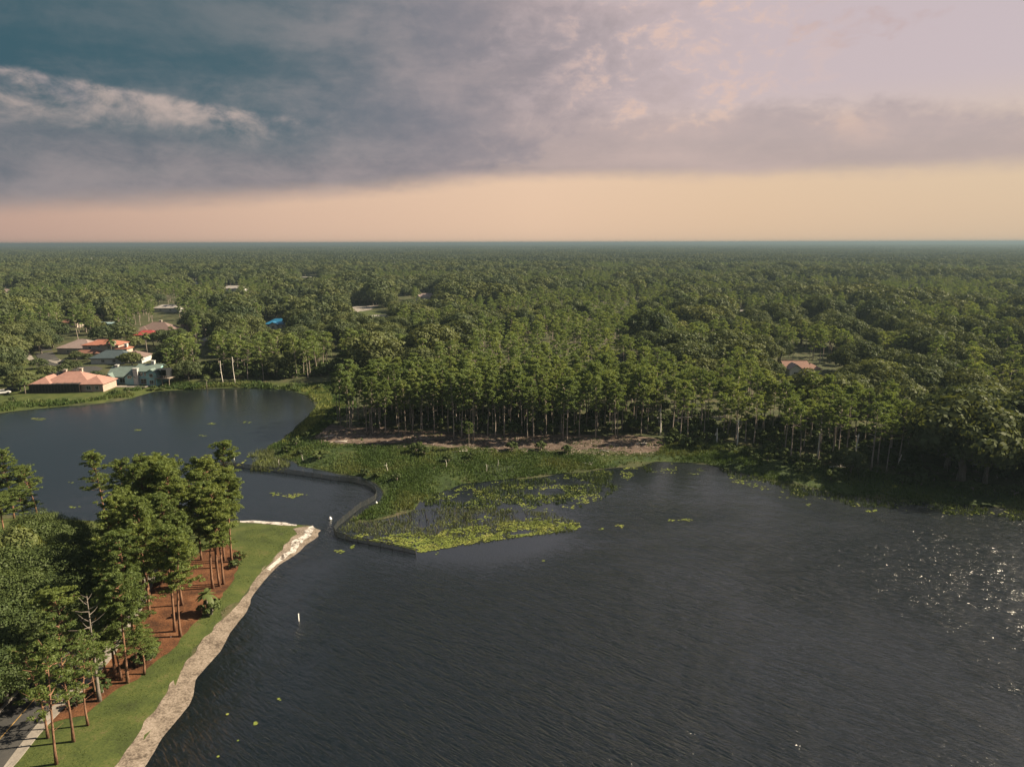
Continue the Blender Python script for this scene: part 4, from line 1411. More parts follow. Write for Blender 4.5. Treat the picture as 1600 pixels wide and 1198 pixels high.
B = house('teal walled waterfront house with grey green roof and white chimneys', 206, 602,
          [(-5.5, 7.5, 12, 9, 3.0, 'gable', 3.4, 'x'), (4.5, 7.0, 9, 9, 5.4, 'gable', 2.2, 'x'), (-10.2, 3.8, 3.4, 4, 2.8, 'gable', 1.6, 'y'), (7.6, 2.6, 4.2, 3.0, 5.0, 'gable', 1.5, 'y'), (-1.6, 3.0, 4.2, 2.6, 3.0, 'gable', 1.8, 'y')],
          'teal_stucco', 'green_shingle',
          [(-10.2, 1.8, 1.6, 1.2, 1.3), (7.6, 1.1, 4.0, 1.4, 1.4), (7.6, 1.1, 1.3, 1.6, 1.6), (-1.6, 1.7, 3.2, 1.6, 1.0), (2.6, 2.5, 4.2, 1.4, 1.2), (4.6, 2.5, 4.2, 1.0, 1.2), (3.5, 2.5, 1.4, 2.4, 2.0), (-5.5, 3.0, 1.5, 2.2, 1.8)],
          [(0, 5.2, -4.5, 0, 1.2, 1.7, 'white_stucco'), (1, 6.6, 1.0, 0, 1.3, 2.2, 'white_stucco')], rz=-.05)
b = MB()
b.box((1.0, 1.9, 3.2), (1.8, 1.0, 6.6)); b.box((1.0, 1.9, 6.6), (2.2, 1.4, .25))
obj('chimney_stack', b.mesh('chimney_stack', [M['white_stucco']]), B)
b = MB()
b.box((12.0, 2.8, 2.9), (6.2, 4.5, .22))
for px2 in (9.2, 12, 14.8):
    b.box((px2, .8, 1.4), (.2, .2, 2.9))
for px2 in np.arange(9.1, 15.1, .75):
    b.box((px2, .6, 3.5), (.07, .07, 1.0))
b.box((12.0, .6, 4.02), (6.2, .1, .1))
obj('deck', b.mesh('deck', [M['deck_wood']]), B)
b = MB()
b.box((11.6, 5.2, 4.6), (4.6, .05, 3.6)); b.box((13.9, 3.0, 4.6), (.05, 4.2, 3.6)); b.box((11.6, 3.0, 6.4), (4.6, 4.4, .05))
obj('screen_porch', b.mesh('screen_porch', [M['screen_mesh']]), B)
b = MB()
b.box((-1, -1.6, .1), (16, 3.0, .2))
obj('patio', b.mesh('patio', [M['concrete']]), B)

house('two storey cream house with orange tile roof', 152, 561, [(0, 9, 17, 10, 6.2, 'hip', 1.9), (-5.5, 2.8, 13, 6, 2.8, 'hip', 1.2, 'x', 'cream_stucco', 'rust_roof'), (9.8, 7, 5, 6, 4.2, 'hip', 1.2)], 'cream_stucco', 'orange_tile',
      [(-5, 4.0, 4.9, 1.4, 1.1), (-.6, 4.0, 5.3, 1.5, .6), (4, 4.0, 5.1, 1.3, 1.2), (-7, -.2, 1.4, 1.5, 1.3)], [(0, 5.0, 6.3, -4.9, 2.0, 3.0, 'cream_stucco'), (2, 5.0, 2, -2, 1.2, 1.6, 'white_stucco')], rz=.05)
house('long low house with mauve shingle hip roof', 123, 554, [(-3, 8, 18, 14, 3.0, 'hip', 3.6), (5, 12, 16, 10, 3.0, 'hip', 3.0)], 'cream_stucco', 'mauve_shingle', [(-6, .95, 1.5, 1.5, 1.2), (-2, .95, 1.5, 1.5, 1.2)], [(0, 5.2, -1, 1, .9, 1.2, 'cream_stucco')], rz=-.08)
house('low house with dark slate roof beside the orange roofed house', 172, 570, [(-1, 7, 17, 10, 2.8, 'hip', 3.0), (8, 8, 10, 10, 2.8, 'hip', 2.6, 'x', 'white_stucco', 'brown_shingle')], 'white_stucco', 'slate_shingle', [(-4, 1.95, 1.5, 1.5, 1.2), (1, 1.95, 1.5, 1.5, 1.2)], [], rz=.06)
house('big house with brown shingle hip roofs among the oaks', 240, 528, [(0, 8, 20, 13, 4.2, 'hip', 4.2), (-7, 4, 9, 9, 3.6, 'hip', 3.0), (8, 6, 9, 9, 3.6, 'hip', 2.8)], 'cream_stucco', 'brown_shingle', [(-7, -.55, 1.8, 1.6, 1.4), (8, 1.45, 1.8, 1.6, 1.4)], [(0, 7.5, 1, 1, 1.4, 1.8, 'cream_stucco')], rz=.04)
house('cottage with bright red hip roof before the brown roofed house', 227, 534, [(0, 4, 13, 8, 3.8, 'hip', 2.2)], 'cream_stucco', 'red_metal', [(-3.5, -.05, 2.0, 1.5, 1.4), (2, -.05, 2.0, 1.5, 1.4)], [], rz=.03)
house('small salmon roofed turret house half hidden by palms', 289, 520, [(0, 3, 5, 5, 4.5, 'hip', 1.8), (3, 4, 4, 5, 3.0, 'hip', 1.2)], 'pink_stucco', 'salmon_tile', [(0, .45, 3.2, 1.0, 1.2)], [])
house('house showing only a pale hip roof behind the far shore', 326, 541, [(0, 5, 11, 8, 2.8, 'hip', 2.0)], 'cream_stucco', 'pale_roof', [(-2, .95, 1.5, 1.4, 1.1)], [(0, 4.2, 4, 0, 1.0, 1.2, 'cream_stucco')])
house('house with dull red roof at the back of the left neighbourhood', 107, 512, [(0, 5, 11, 9, 3.4, 'hip', 2.6)], 'cream_stucco', 'rust_roof', [(-2, .45, 1.8, 1.4, 1.2)], [])
house('long building with pale blue grey flat roof among dark oaks', 167, 515, [(0, 5, 19, 9, 3.6, 'flat', .3), (6, 2, 6, 5, 3.0, 'flat', .3)], 'teal_stucco', 'blue_grey_roof', [(-4, .45, 1.9, 2.0, 1.2), (1, .45, 1.9, 2.0, 1.2)], [])
house('house with bright blue metal hip roof in the woods', 431, 514, [(0, 6, 14, 10, 3.2, 'hip', 3.0), (-1, 0, 5, 4, 3.0, 'gable', 1.8, 'y')], 'white_stucco', 'blue_metal', [(-4.5, .95, 1.8, 1.4, 1.2), (4.5, .95, 1.8, 1.4, 1.2), (-1, -2.05, 1.7, 1.6, 1.6)], [])
house('white walled house with russet roof among the trees on the right', 1252, 588, [(-1, 6, 10, 8, 3.2, 'gable', 2.4, 'x', 'white_stucco', 'rust_roof'), (-3.0, 1.0, 5, 4.6, 3.2, 'gable', 2.2, 'y', 'white_stucco', 'mauve_shingle'), (6, 6, 6, 7, 2.8, 'hip', 1.8)], 'white_stucco', 'rust_roof', [(-3.0, -1.35, 1.5, 1.8, 1.5), (2.6, 1.95, 1.6, 1.4, 1.2)], [])
house('white long roofed house far behind the left woods', 258, 488, [(0, 6, 20, 10, 3.2, 'hip', 2.4)], 'white_stucco', 'pale_roof', [(-4, .95, 1.7, 1.6, 1.2), (4, .95, 1.7, 1.6, 1.2)], [])
house('grey roofed house at the far left edge', 8, 462, [(0, 8, 24, 14, 3.4, 'hip', 3.2)], 'cream_stucco', 'mauve_shingle', [(0, .95, 1.8, 2.0, 1.3)], [])
house('grey roofed house deep in the woods left of centre', 363, 456, [(0, 8, 26, 12, 3.6, 'hip', 3.0)], 'white_stucco', 'pale_roof', [(0, 1.95, 1.8, 2.0, 1.3)], [])
house('tiny pale house deepest in the left woods', 305, 449, [(0, 8, 18, 12, 3.6, 'hip', 3.0)], 'cream_stucco', 'pale_roof', [(0, 1.95, 1.8, 2.0, 1.3)], [])
house('white house with a grey roof in the woods right of the paved court', 668, 471, [(0, 8, 24, 12, 3.8, 'hip', 3.2), (-9, 3, 5, 6, 3.8, 'gable', 2.0, 'y')], 'white_stucco', 'mauve_shingle', [(2, 1.95, 1.8, 2.4, 1.4)], [])
house('small white house deep in the woods right of centre', 1159, 497, [(0, 4, 7, 6, 3.6, 'gable', 1.8)], 'white_stucco', 'pale_roof', [(0, .95, 1.8, 1.4, 1.2)], [])
house('small white roofed house in the woods far right', 1340, 519, [(0, 4, 9, 6, 3.2, 'gable', 1.8)], 'white_stucco', 'pale_roof', [(0, .95, 1.8, 1.4, 1.2)], [])
house('low pale building in the far woods above the blue roof', 484, 438, [(0, 8, 30, 12, 4.0, 'flat', .3)], 'cream_stucco', 'pale_roof', [(0, 1.95, 1.8, 3.0, 1.3)], [])
wx0, wy0 = G(1085, 664)
e = tag(empty('boundary_wall', (wx0, wy0, 1.0)), 'long low pale wall glimpsed behind the pines right of the stand', 'wall')
for i in range(11):
    b = MB()
    b.box((0, 0, .6), (2.0, .3, 1.5))
    s_ = obj('wall_panel', b.mesh('wall_panel', [M['white_stucco']]), e, (-11 + i * 2.02, i * .12, 0))
    b = MB()
    b.box((0, 0, 1.4), (2.0, .45, .12))
    obj('coping', b.mesh('coping', [M['pale_roof']]), s_)
house('small white shed half hidden under the near oaks', 134, 880, [(0, 1.5, 2.6, 2.4, 2.3, 'gable', .9, 'y')], 'white_stucco', 'pale_roof', [(0, .27, 1.3, .7, .7)], [], name='shed', cat='shed')
# curved white wall by the paved court
wx0, wy0 = G(590, 500)
e = tag(empty('garden_wall', (wx0, wy0, 1.0)), 'curved white wall at the edge of the clearing in the woods', 'wall')
for i in range(12):
    a = math.pi * (.98 - .62 * i / 11)
    b = MB()
    b.box((0, 0, 1.1), (1.75, .4, 2.6))
    s_ = obj('wall_panel', b.mesh('wall_panel', [M['white_stucco']]), e, (math.cos(a) * 11 + 5, math.sin(a) * 9 - 4, 0))
    s_.rotation_euler = (0, 0, a + math.pi / 2)
    b = MB()
    b.box((0, 0, 2.5), (1.8, .6, .2))
    obj('coping', b.mesh('coping', [M['pale_roof']]), s_)


# ------------------------------------------------------------------ cars
def car(px, py, rz, col, label):
    x, y = G(px, py, 1.1)
    z_ = float(height(np.array([x]), np.array([y]))[0]) + .12
    e = empty('parked_car', (x, y, z_), rz)
    b = MB()
    prof = [(-2.2, .35), (-2.25, .75), (-2.0, .95), (-1.2, 1.0), (.9, 1.0), (1.9, .9), (2.25, .7), (2.25, .35)]
    v = [(p[0], s * .88, p[1]) for s in (-1, 1) for p in prof]
    n = len(prof)
    b.add(v, [tuple(range(n)), tuple(range(2 * n - 1, n - 1, -1))] + [(i, i + n, (i + 1) % n + n, (i + 1) % n) for i in range(n)])
    obj('body', b.mesh('car_body', [M[col]]), e)
    b = MB()
    v = [(-1.3, -.78, 1.0), (.95, -.78, 1.0), (.95, .78, 1.0), (-1.3, .78, 1.0), (-.9, -.62, 1.5), (.35, -.62, 1.5), (.35, .62, 1.5), (-.9, .62, 1.5)]
    b.add(v, [(0, 1, 5, 4), (1, 2, 6, 5), (2, 3, 7, 6), (3, 0, 4, 7), (4, 5, 6, 7)])
    cb = obj('cabin', b.mesh('car_cabin', [M['pane']]), e)
    b = MB()
    b.box((-.28, 0, 1.52), (1.3, 1.28, .06))
    obj('roof', b.mesh('car_roof', [M[col]]), cb)
    w = MB()
    w.tube([(0, -.1, 0), (0, .1, 0)], .33, 12)
    wmesh = w.mesh('car_wheel', [M['net']])
    for sx_ in (-1.4, 1.4):
        for sy_ in (-.82, .82):
            obj('wheel', wmesh, e, (sx_, sy_, .33))
    tag(e, label, 'car', 'cars parked near the houses')


M['carwhite'] = mat_plain('white_car_paint', c4(.70, .70, .70), .3, .03, 1, .5)
M['carblack'] = mat_plain('dark_car_paint', c4(.02, .022, .026), .3, .05, 1, .5)
car(6, 616, .5, 'carwhite', 'white car on the lawn at the left edge of the picture')
car(17, 612, .4, 'carblack', 'dark car beside the white one at the left edge of the picture')
car(100, 569, .1, 'carblack', 'dark car parked on the wide driveway right of the street')
car(1262, 589, .2, 'carblack', 'dark car in front of the white walled house on the right')
car(378, 528, .2, 'carwhite', 'white vehicle glimpsed between trees behind the far shore')
car(122, 609, .1, 'carwhite', 'white car') if False else None

M['bank_reed'] = mat_leaf('painted_sun_blades', c4(.11, .14, .05), c4(.16, .19, .06), c4(.22, .23, .09), .3, None, .15)  # sunlit green put into the blades, for a bank in the stand's shadow
# ------------------------------------------------------------------ ground cover, reeds and lily pads
def scatter(poly, dens, seed):
    r = np.random.default_rng(seed)
    lo, hi = poly.min(0), poly.max(0)
    n = int((hi - lo).prod() * dens)
    x, y = r.uniform(lo[0], hi[0], n), r.uniform(lo[1], hi[1], n)
    k_ = inside(poly, x, y)
    return x[k_], y[k_], r


def tufts(name, x, y, r, hmin, hmax, wid, blades, mat, label, cat, z=None):
    n = len(x)
    z = height(x, y) if z is None else np.full(n, z)
    V = []
    for b in range(blades):
        an = r.uniform(0, 6.28, n)
        h_ = r.uniform(hmin, hmax, n)
        ln = r.uniform(.05, .55, n) * h_
        ox, oy = r.normal(size=n) * .18, r.normal(size=n) * .18
        w = wid * r.uniform(.6, 1.4, n)
        a = np.stack([x + ox - np.sin(an) * w, y + oy + np.cos(an) * w, z - .05], 1)
        c = np.stack([x + ox + np.sin(an) * w, y + oy - np.cos(an) * w, z - .05], 1)
        t = np.stack([x + ox + np.cos(an) * ln, y + oy + np.sin(an) * ln, z + h_], 1)
        V.append(np.stack([a, c, t], 1).reshape(-1, 3))
    V = np.concatenate(V)
    o = obj(name, mesh_np(name, V, [np.arange(len(V)).reshape(-1, 3)], [mat]))
    return tag(o, label, cat, kind='stuff')


fence_line = smooth_poly(px_poly([(340, 727), (362, 729), (420, 736), (480, 744), (528, 751), (556, 754), (578, 761), (589, 773), (583, 784), (567, 790), (556, 799), (540, 812), (525, 826), (524, 838), (560, 847), (610, 857), (656, 867)]), 1.2, False)
x, y, r = scatter(marsh_poly, 8, 21)
k_ = (vnoise(x, y, 7, 21) + r.normal(size=len(x)) * .18 > .36) & (shore(x, y) > -.7) & (dist_poly(fence_line, x, y, False) > 1.0)
tufts('marsh_grass', x[k_], y[k_], r, .15, .70, .11, 4, M['reed'], 'uneven green grass and weeds on the bank below the pine stand', 'grass')
lawn_strip = px_poly([(150, 1225), (205, 1150), (255, 1085), (300, 1025), (340, 975), (380, 920), (410, 885), (455, 845), (462, 828), (385, 822), (380, 870), (345, 930), (280, 1005), (215, 1065), (140, 1130), (60, 1160), (20, 1225)])
x, y, r = scatter(lawn_strip, 14, 22)
k_ = vnoise(x, y, 2.2, 22) > .36
tufts('lawn_tufts', x[k_], y[k_], r, .04, .13, .07, 2, M['lawn_blade'], 'short tufts of grass on the lawn along the sandy shore', 'grass')
fl = px_poly([(-100, 660), (0, 644), (110, 633), (205, 621), (240, 611), (360, 605), (455, 609), (480, 617), (490, 628), (480, 604), (360, 598), (260, 602), (150, 616), (0, 630), (-100, 640)])
x, y, r = scatter(fl, 3.0, 23)
k_ = (shore(x, y) < 5.5 + 6 * vnoise(x, y, 9, 23)) & (vnoise(x, y, 6, 24) > .3)
tufts('shore_weeds', x[k_], y[k_], r, .4, 1.3, .2, 4, M['reed'], 'ragged weeds along the water below the waterfront houses', 'weeds')
dirt_poly = px_poly([(488, 692), (500, 678), (560, 678), (760, 690), (880, 692), (1000, 690), (1035, 697), (1024, 716), (860, 715), (660, 709), (500, 700)])
x, y, r = scatter(dirt_poly, 2.2, 31)
edge_ = np.minimum(1, dist_poly(dirt_poly, x, y) / 5)
k_ = vnoise(x, y, 3.5, 31) + .25 * r.normal(size=len(x)) > .55 + .28 * edge_
tufts('bank_weeds', x[k_], y[k_], r, .15, .7, .13, 3, M['reed'], 'scattered weeds creeping over the bare bank', 'weeds')
x, y, r = scatter(dirt_poly, .5, 32)
nb = MB()
for a_, b_ in zip(x, y):
    an, L = r.uniform(0, 3.14), r.uniform(.3, 1.6)
    nb.box((a_, b_, 1.05 + r.uniform(0, .1)), (L, .07, .07), an)
zz_ = np.concatenate(nb.V)
nb.V = [np.column_stack([zz_[:, 0], zz_[:, 1], zz_[:, 2] - 1.0 + height(zz_[:, 0], zz_[:, 1])])]
tag(obj('fallen_sticks', nb.mesh('fallen_sticks', [M['pale_pine_bark']])), 'fallen sticks littering the bare bank', 'sticks', kind='stuff')
# emergent reeds in the shallow bay and along the calm arm
bay = px_poly([(530, 826), (556, 806), (590, 812), (620, 806), (655, 796), (700, 792), (780, 795), (860, 800), (905, 818), (900, 830), (820, 838), (740, 850), (660, 860), (600, 848), (530, 836)])
x, y, r = scatter(bay, 9, 24)
k_ = (shore(x, y) < .3) & (vnoise(x, y, 4, 25) + .14 * r.normal(size=len(x)) > .38)
tufts('bay_grass', x[k_], y[k_], r, .15, .6, .06, 3, M['pale_reed'], 'thin yellowish marsh grass standing in the shallow bay', 'marsh grass', -.02)
x, y, r = scatter(px_poly([(535, 828), (560, 810), (640, 800), (800, 798), (870, 812), (800, 832), (700, 840), (640, 842)]), .55, 25)
tufts('reed_stems', x, y, r, .9, 1.9, .055, 1, M['stem'], 'dark dead reed stems standing in the shallow bay', 'reeds', -.02)
arm = px_poly([(495, 640), (470, 668), (430, 694), (395, 708), (365, 722), (345, 728), (380, 735), (440, 738), (456, 726), (430, 712), (445, 690), (480, 662), (500, 640)])
x, y, r = scatter(arm, 5.0, 26)
k_ = (vnoise(x, y, 5, 26) > .38)
tufts('arm_reeds', x[k_], y[k_], r, .4, 1.3, .07, 3, M['pale_reed'], 'pale reeds standing in the calm arm beside the marshy bank', 'reeds', -.02)
strip_ = px_poly([(452, 608), (478, 614), (496, 630), (490, 648), (474, 662), (455, 680), (438, 692), (452, 698), (476, 684), (500, 662), (516, 645), (520, 625), (500, 606)])
x, y, r = scatter(strip_, 5.0, 33)
k_ = vnoise(x, y, 5, 34) + .15 * r.normal(size=len(x)) > .34
tufts('bank_reeds', x[k_], y[k_], r, .3, 1.0, .13, 3, M['bank_reed'], 'reeds added in pale colour to lighten the shaded bank left of the pine stand', 'reeds')  # reeds added so their pale colour brightens the shadowed bank
swamp = px_poly([(655, 783), (690, 768), (730, 757), (830, 747), (960, 733), (1010, 727), (985, 748), (960, 768), (930, 785), (880, 800), (780, 797), (700, 793), (655, 796)])
x, y, r = scatter(swamp, 5.0, 27)
k_ = (shore(x, y) < .5) & (vnoise(x, y, 5.5, 27) + .25 * vnoise(x, y, 1.5, 28) > .60)
tufts('swamp_weeds', x[k_], y[k_], r, .15, .75, .09, 3, M['swamp'], 'dark weeds in the sheltered black water below the bare bank', 'weeds', -.02)
edge_r = px_poly([(1000, 726), (1060, 719), (1100, 724), (1200, 749), (1330, 774), (1450, 784), (1600, 796), (1700, 804), (1700, 818), (1560, 812), (1440, 800), (1300, 788), (1200, 768), (1100, 742), (1010, 738)])
x, y, r = scatter(edge_r, 3.0, 28)
k_ = (vnoise(x, y, 6, 29) + .02 * shore(x, y) > .44) & ~((x > G(1015, 730)[0]) & (x < G(1105, 730)[0]) & (vnoise(x, y, 3, 30) < .75))
tufts('edge_weeds', x[k_], y[k_], r, .2, .9, .10, 3, M['swamp'], 'dark weeds standing in the water along the right shore', 'weeds', -.02)
# floating leaves
def pads(name, polys, label, z=.015):
    Vs = []
    for poly, dens, thr, sd, rad in polys:
        x, y, r = scatter(poly, dens, sd)
        k_ = (vnoise(x, y, 3.0, sd) * .6 + vnoise(x, y, 1.0, sd + 1) * .4 > thr) & (shore(x, y) < 0)
        x, y = x[k_], y[k_]
        n = len(x)
        rr = rad * r.uniform(.6, 1.4, n)
        a0 = r.uniform(0, 6.28, n)
        zz = z + r.uniform(0, .05, n)
        tx, ty = r.normal(size=n) * .14, r.normal(size=n) * .14
        ring = []
        for q in range(6):
            dx, dy = rr * np.cos(a0 + q * 1.02), rr * np.sin(a0 + q * 1.02)
            ring.append(np.stack([x + dx, y + dy, zz + np.abs(dx * tx + dy * ty)], 1))
        Vs.append(np.stack(ring, 1).reshape(-1, 3))
    V = np.concatenate(Vs)
    n = len(V) // 6
    b = np.arange(n)[:, None] * 6
    F = [np.concatenate([b + [[0, 1, 2, 3]], b + [[0, 3, 4, 5]]], 0)]
    o = obj(name, mesh_np(name, V, F, [M['pad']]))
    return tag(o, label, 'lily pads', kind='stuff')


def blob(px, py, rx, ry, n=10):
    return px_poly([(px + rx * math.cos(t) * (.8 + .3 * math.sin(3 * t + px)), py + ry * math.sin(t)) for t in np.arange(n) * 2 * math.pi / n])


pad_polys = [(px_poly([(545, 840), (600, 849), (640, 855), (668, 862), (720, 850), (800, 840), (860, 833), (908, 826), (905, 817), (840, 814), (760, 820), (690, 828), (620, 834), (560, 834)]), 9.0, .40, 41, .19),
             (px_poly([(610, 850), (660, 863), (720, 852), (790, 842), (780, 834), (700, 840), (650, 846)]), 10.0, .32, 43, .20),
             (swamp, 5.0, .57, 45, .16), (edge_r, 2.0, .62, 47, .18), (arm, 1.5, .55, 49, .28),
             (px_poly([(690, 812), (760, 806), (900, 812), (900, 826), (780, 830), (700, 826)]), 4.0, .46, 48, .18)]
for i_, (a_, b_, c_, d_) in enumerate([(940, 825, 12, 3), (968, 822, 9, 3), (530, 862, 8, 3), (552, 855, 6, 3), (684, 865, 5, 1.5), (1050, 813, 12, 1.5), (1074, 812, 10, 2), (850, 876, 4, 1), (1071, 861, 5, 1.5),
                                       (397, 1131, 8, 4), (436, 1093, 5, 3), (341, 1180, 6, 3), (421, 1057, 5, 2), (372, 1156, 3, 2), (354, 1116, 4, 3), (232, 1225, 5, 3), (463, 775, 22, 4), (430, 772, 12, 3),
                                       (330, 662, 10, 1.5), (316, 681, 6, 1.2), (215, 672, 8, 1.2), (60, 655, 14, 2), (110, 754, 5, 1.2), (115, 792, 12, 1.4), (385, 660, 8, 1.3), (1265, 789, 7, 1.6), (1360, 798, 14, 2.0), (1224, 776, 10, 2)]):
    pad_polys.append((blob(a_, b_, c_, d_), 7.0, .36, 60 + i_, .17))
pads('lily_pads', pad_polys, 'yellow green lily pads floating in rafts at the edge of the shallow bay')

# ------------------------------------------------------------------ the net fence across the water
M['net'] = mat_plain('dark_wet_netting', c4(.018, .022, .022), .7)
M['post'] = mat_plain('weathered_fence_post', c4(.05, .045, .04), .8)
fo = empty('net_fence', (fence_line[0][0], fence_line[0][1], 0))
tag(fo, 'dark net fence on posts wading from the calm arm around to the lily pads', 'fence')
f0 = np.array([fence_line[0][0], fence_line[0][1], 0])
seg_len = np.concatenate([[0], np.cumsum(np.linalg.norm(np.diff(fence_line, axis=0), axis=1))])
stations = np.arange(0, seg_len[-1], 2.6)
sx, sy = np.interp(stations, seg_len, fence_line[:, 0]), np.interp(stations, seg_len, fence_line[:, 1])
pm = MB()
pm.tube([(0, 0, -1.2), (0, 0, 1.3)], .05, 6)
post_me = pm.mesh('fence_post', [M['post']], True)
for i in range(len(sx)):
    p = obj('post', post_me, fo, (sx[i] - f0[0], sy[i] - f0[1], rng.uniform(-.08, .08)))
    p.rotation_euler = (rng.normal() * .03, rng.normal() * .03, 0)
    if i + 1 < len(sx):
        nb = MB()
        a = np.array([sx[i], sy[i], 0]) - f0
        b = np.array([sx[i + 1], sy[i + 1], 0]) - f0
        e = (b - a) / np.linalg.norm(b - a)
        an = math.atan2(e[1], e[0])
        L = np.linalg.norm(b - a)
        mid = (a + b) / 2
        for z_ in (1.1, .82, .55, .28, .05):      # cords and weave
            nb.box(mid + np.array([0, 0, z_]), (L, .03, .085), an)
        for t in np.arange(.1, L, .21):
            nb.box(a + e * t + np.array([0, 0, .48]), (.07, .02, 1.25), an)
        obj('net_panel', nb.mesh('net_panel', [M['net']]), fo)

# ------------------------------------------------------------------ dead trunks, logs, markers
def snag(px, py, topy, label, rad=.22, lean=0.0, br=3, mat='dead', name='dead_tree', group='bleached dead trunks'):
    x, y, h_ = height_for(px, py, topy)
    r = np.random.default_rng(int(px * 7 + py))
    e = empty(name, (x, y, float(height(np.array([x]), np.array([y]))[0])))
    e.rotation_euler = (0, lean, 0)
    t = MB()
    zz = np.linspace(0, 1, 7)
    pts = np.stack([.12 * np.sin(zz * 4 + px), .1 * np.cos(zz * 3), zz * h_], 1)
    pts[0, 2] = -.5
    t.tube(pts, rad * (1 - .55 * zz), 7)
    obj('trunk', t.mesh('dead_trunk', [M[mat]], True), e)
    for i in range(br):
        z_ = h_ * r.uniform(.45, .95)
        a = r.uniform(0, 6.28)
        L = r.uniform(.4, 1.3)
        b = MB()
        b.tube([(0, 0, 0), (math.cos(a) * L * .5, math.sin(a) * L * .5, L * .25), (math.cos(a) * L, math.sin(a) * L, L * .3)], [rad * .35, rad * .22, .02], 5)
        obj('branch_stub', b.mesh('stub', [M[mat]], True), e, (0, 0, z_))
    tag(e, label, 'dead tree', group)


snag(348, 598, 563, 'tall white dead trunk on the far shore of the calm arm, shorter of the pair', .16, -.03)
snag(367, 598, 557, 'tall white dead trunk on the far shore of the calm arm, taller of the pair', .16, -.02)
snag(1119, 694, 671, 'short white dead trunk at the shore right of the bare bank', .26, .03)
snag(1151, 699, 657, 'white dead trunk beside the short white one right of the bare bank', .22, .02)
snag(1278, 716, 658, 'white dead trunk standing before the pines of the right shore', .24, .02)
snag(1335, 728, 680, 'brightest white dead trunk at the right shore beside the fallen logs', .25, .02)
snag(1031, 682, 640, 'pale dead trunk at the right corner of the pine stand', .22, .0)
snag(1404, 730, 712, 'short pale stump at the shore below the right hand oaks', .2, .1)
snag(436, 722, 711, 'white stub standing in the shallow water behind the net fence', .10, 0, 0)
snag(605, 735, 722, 'thin white dead stem on the green bank near the net fence', .08, 0, 2)
snag(760, 735, 725, 'thin white dead stem on the green bank below the bare bank', .08, 0, 1)
snag(697, 731, 723, 'short pale stub on the green bank left of the thin white stem', .09, 0, 0)
snag(473, 718, 711, 'short pale stub at the grassy edge of the calm arm', .07, 0, 0)
snag(733, 703, 660, 'small lone pine trunk before the stand', .12, 0, 0, 'pale_pine_bark') if False else None
snag(778, 729, 722, 'small pale stub right of the thin white stem below the bank', .07, 0, 0)


def log(px, py, L, ang, rad, label):
    x, y = G(px, py, .9)
    z_ = float(height(np.array([x]), np.array([y]))[0])
    e = empty('fallen_log', (x, y, z_ + rad * .8), R(ang))
    b = MB()
    b.tube([(-L / 2, 0, 0), (0, .1, .08), (L / 2, 0, .02)], [rad, rad * .85, rad * .5], 7)
    obj('trunk', b.mesh('log', [M['dead']], True), e)
    for s_ in (.1, .3):
        c = MB()
        c.tube([(0, 0, 0), (.5, .35, .3), (.9, .5, .35)], [rad * .4, rad * .25, .02], 5)
        obj('branch_stub', c.mesh('stub', [M['dead']], True), e, (L * s_, 0, .05))
    tag(e, label, 'log', 'fallen logs')


log(533, 692, 3.4, 0, .16, 'pale fallen log at the left end of the bare bank')
log(514, 683, 3.0, 25, .08, 'thin pale branch lying left on the bare bank behind the log')
log(718, 707, 4.2, 12, .10, 'long thin pale branch on the lower edge of the bare bank')
log(944, 705, 2.6, -25, .10, 'short pale log in the middle of the right part of the bare bank')
log(1002, 694, 3.6, 8, .11, 'pale log at the right end of the bare bank')
log(1308, 731, 4.0, 0, .14, 'pale fallen log lying flat on the right shore')
log(1316, 727, 3.6, 50, .13, 'pale slanting fallen log on the right shore')
log(915, 722, 3.4, -35, .06, 'thin grey stick lying on the green bank below the bare dirt')


def float_(px, py, s, label):
    x, y = G(px, py)
    e = empty('buoy', (x, y, 0))
    b = MB()
    zz = np.linspace(-.35, .65, 7) * s
    b.tube(np.stack([zz * 0, zz * 0, zz], 1), np.array([.22, .38, .42, .40, .30, .20, .06]) * s, 8)
    obj('float', b.mesh('buoy_float', [M['whitepaint']], True), e)
    c = MB()
    c.tube([(0, 0, -.3 * s), (0, 0, .05 * s)], [.46 * s, .44 * s], 10)
    obj('collar', c.mesh('buoy_collar', [M['net']], True), e)
    tag(e, label, 'buoy', 'white floats on the water')


M['whitepaint'] = mat_plain('white_paint', c4(.74, .73, .70), .5, .06)
float_(516, 811, .9, 'white float with dark collar in the channel beside the sand spit')
float_(588, 786, .7, 'small white float at the bend of the net fence')


def marker(px, py, h_, label, col='whitepaint'):
    x, y = G(px, py)
    z_ = min(0.0, float(height(np.array([x]), np.array([y]))[0])) if shore(np.array([x]), np.array([y]))[0] < 0 else float(height(np.array([x]), np.array([y]))[0])
    e = empty('marker_post', (x, y, z_))
    b = MB()
    b.tube([(0, 0, -.3), (0, 0, h_ - z_)], .075, 7)
    obj('pole', b.mesh('marker_pole', [M[col]], True), e)
    c = MB()
    c.tube([(0, 0, 0), (0, 0, .12), (0, 0, .16)], [.10, .10, .03], 7)
    obj('cap', c.mesh('marker_cap', [M[col]], True), e, (0, 0, h_ - z_))
    tag(e, label, 'post', 'white marker posts')


marker(467, 970, 1.1, 'thin white post standing in the lake off the sandy shore')
marker(268, 1003, .8, 'short white post on the pine straw beside the tall orange trunk')
marker(366, 719, 1.0, 'short white post at the left end of the net fence')

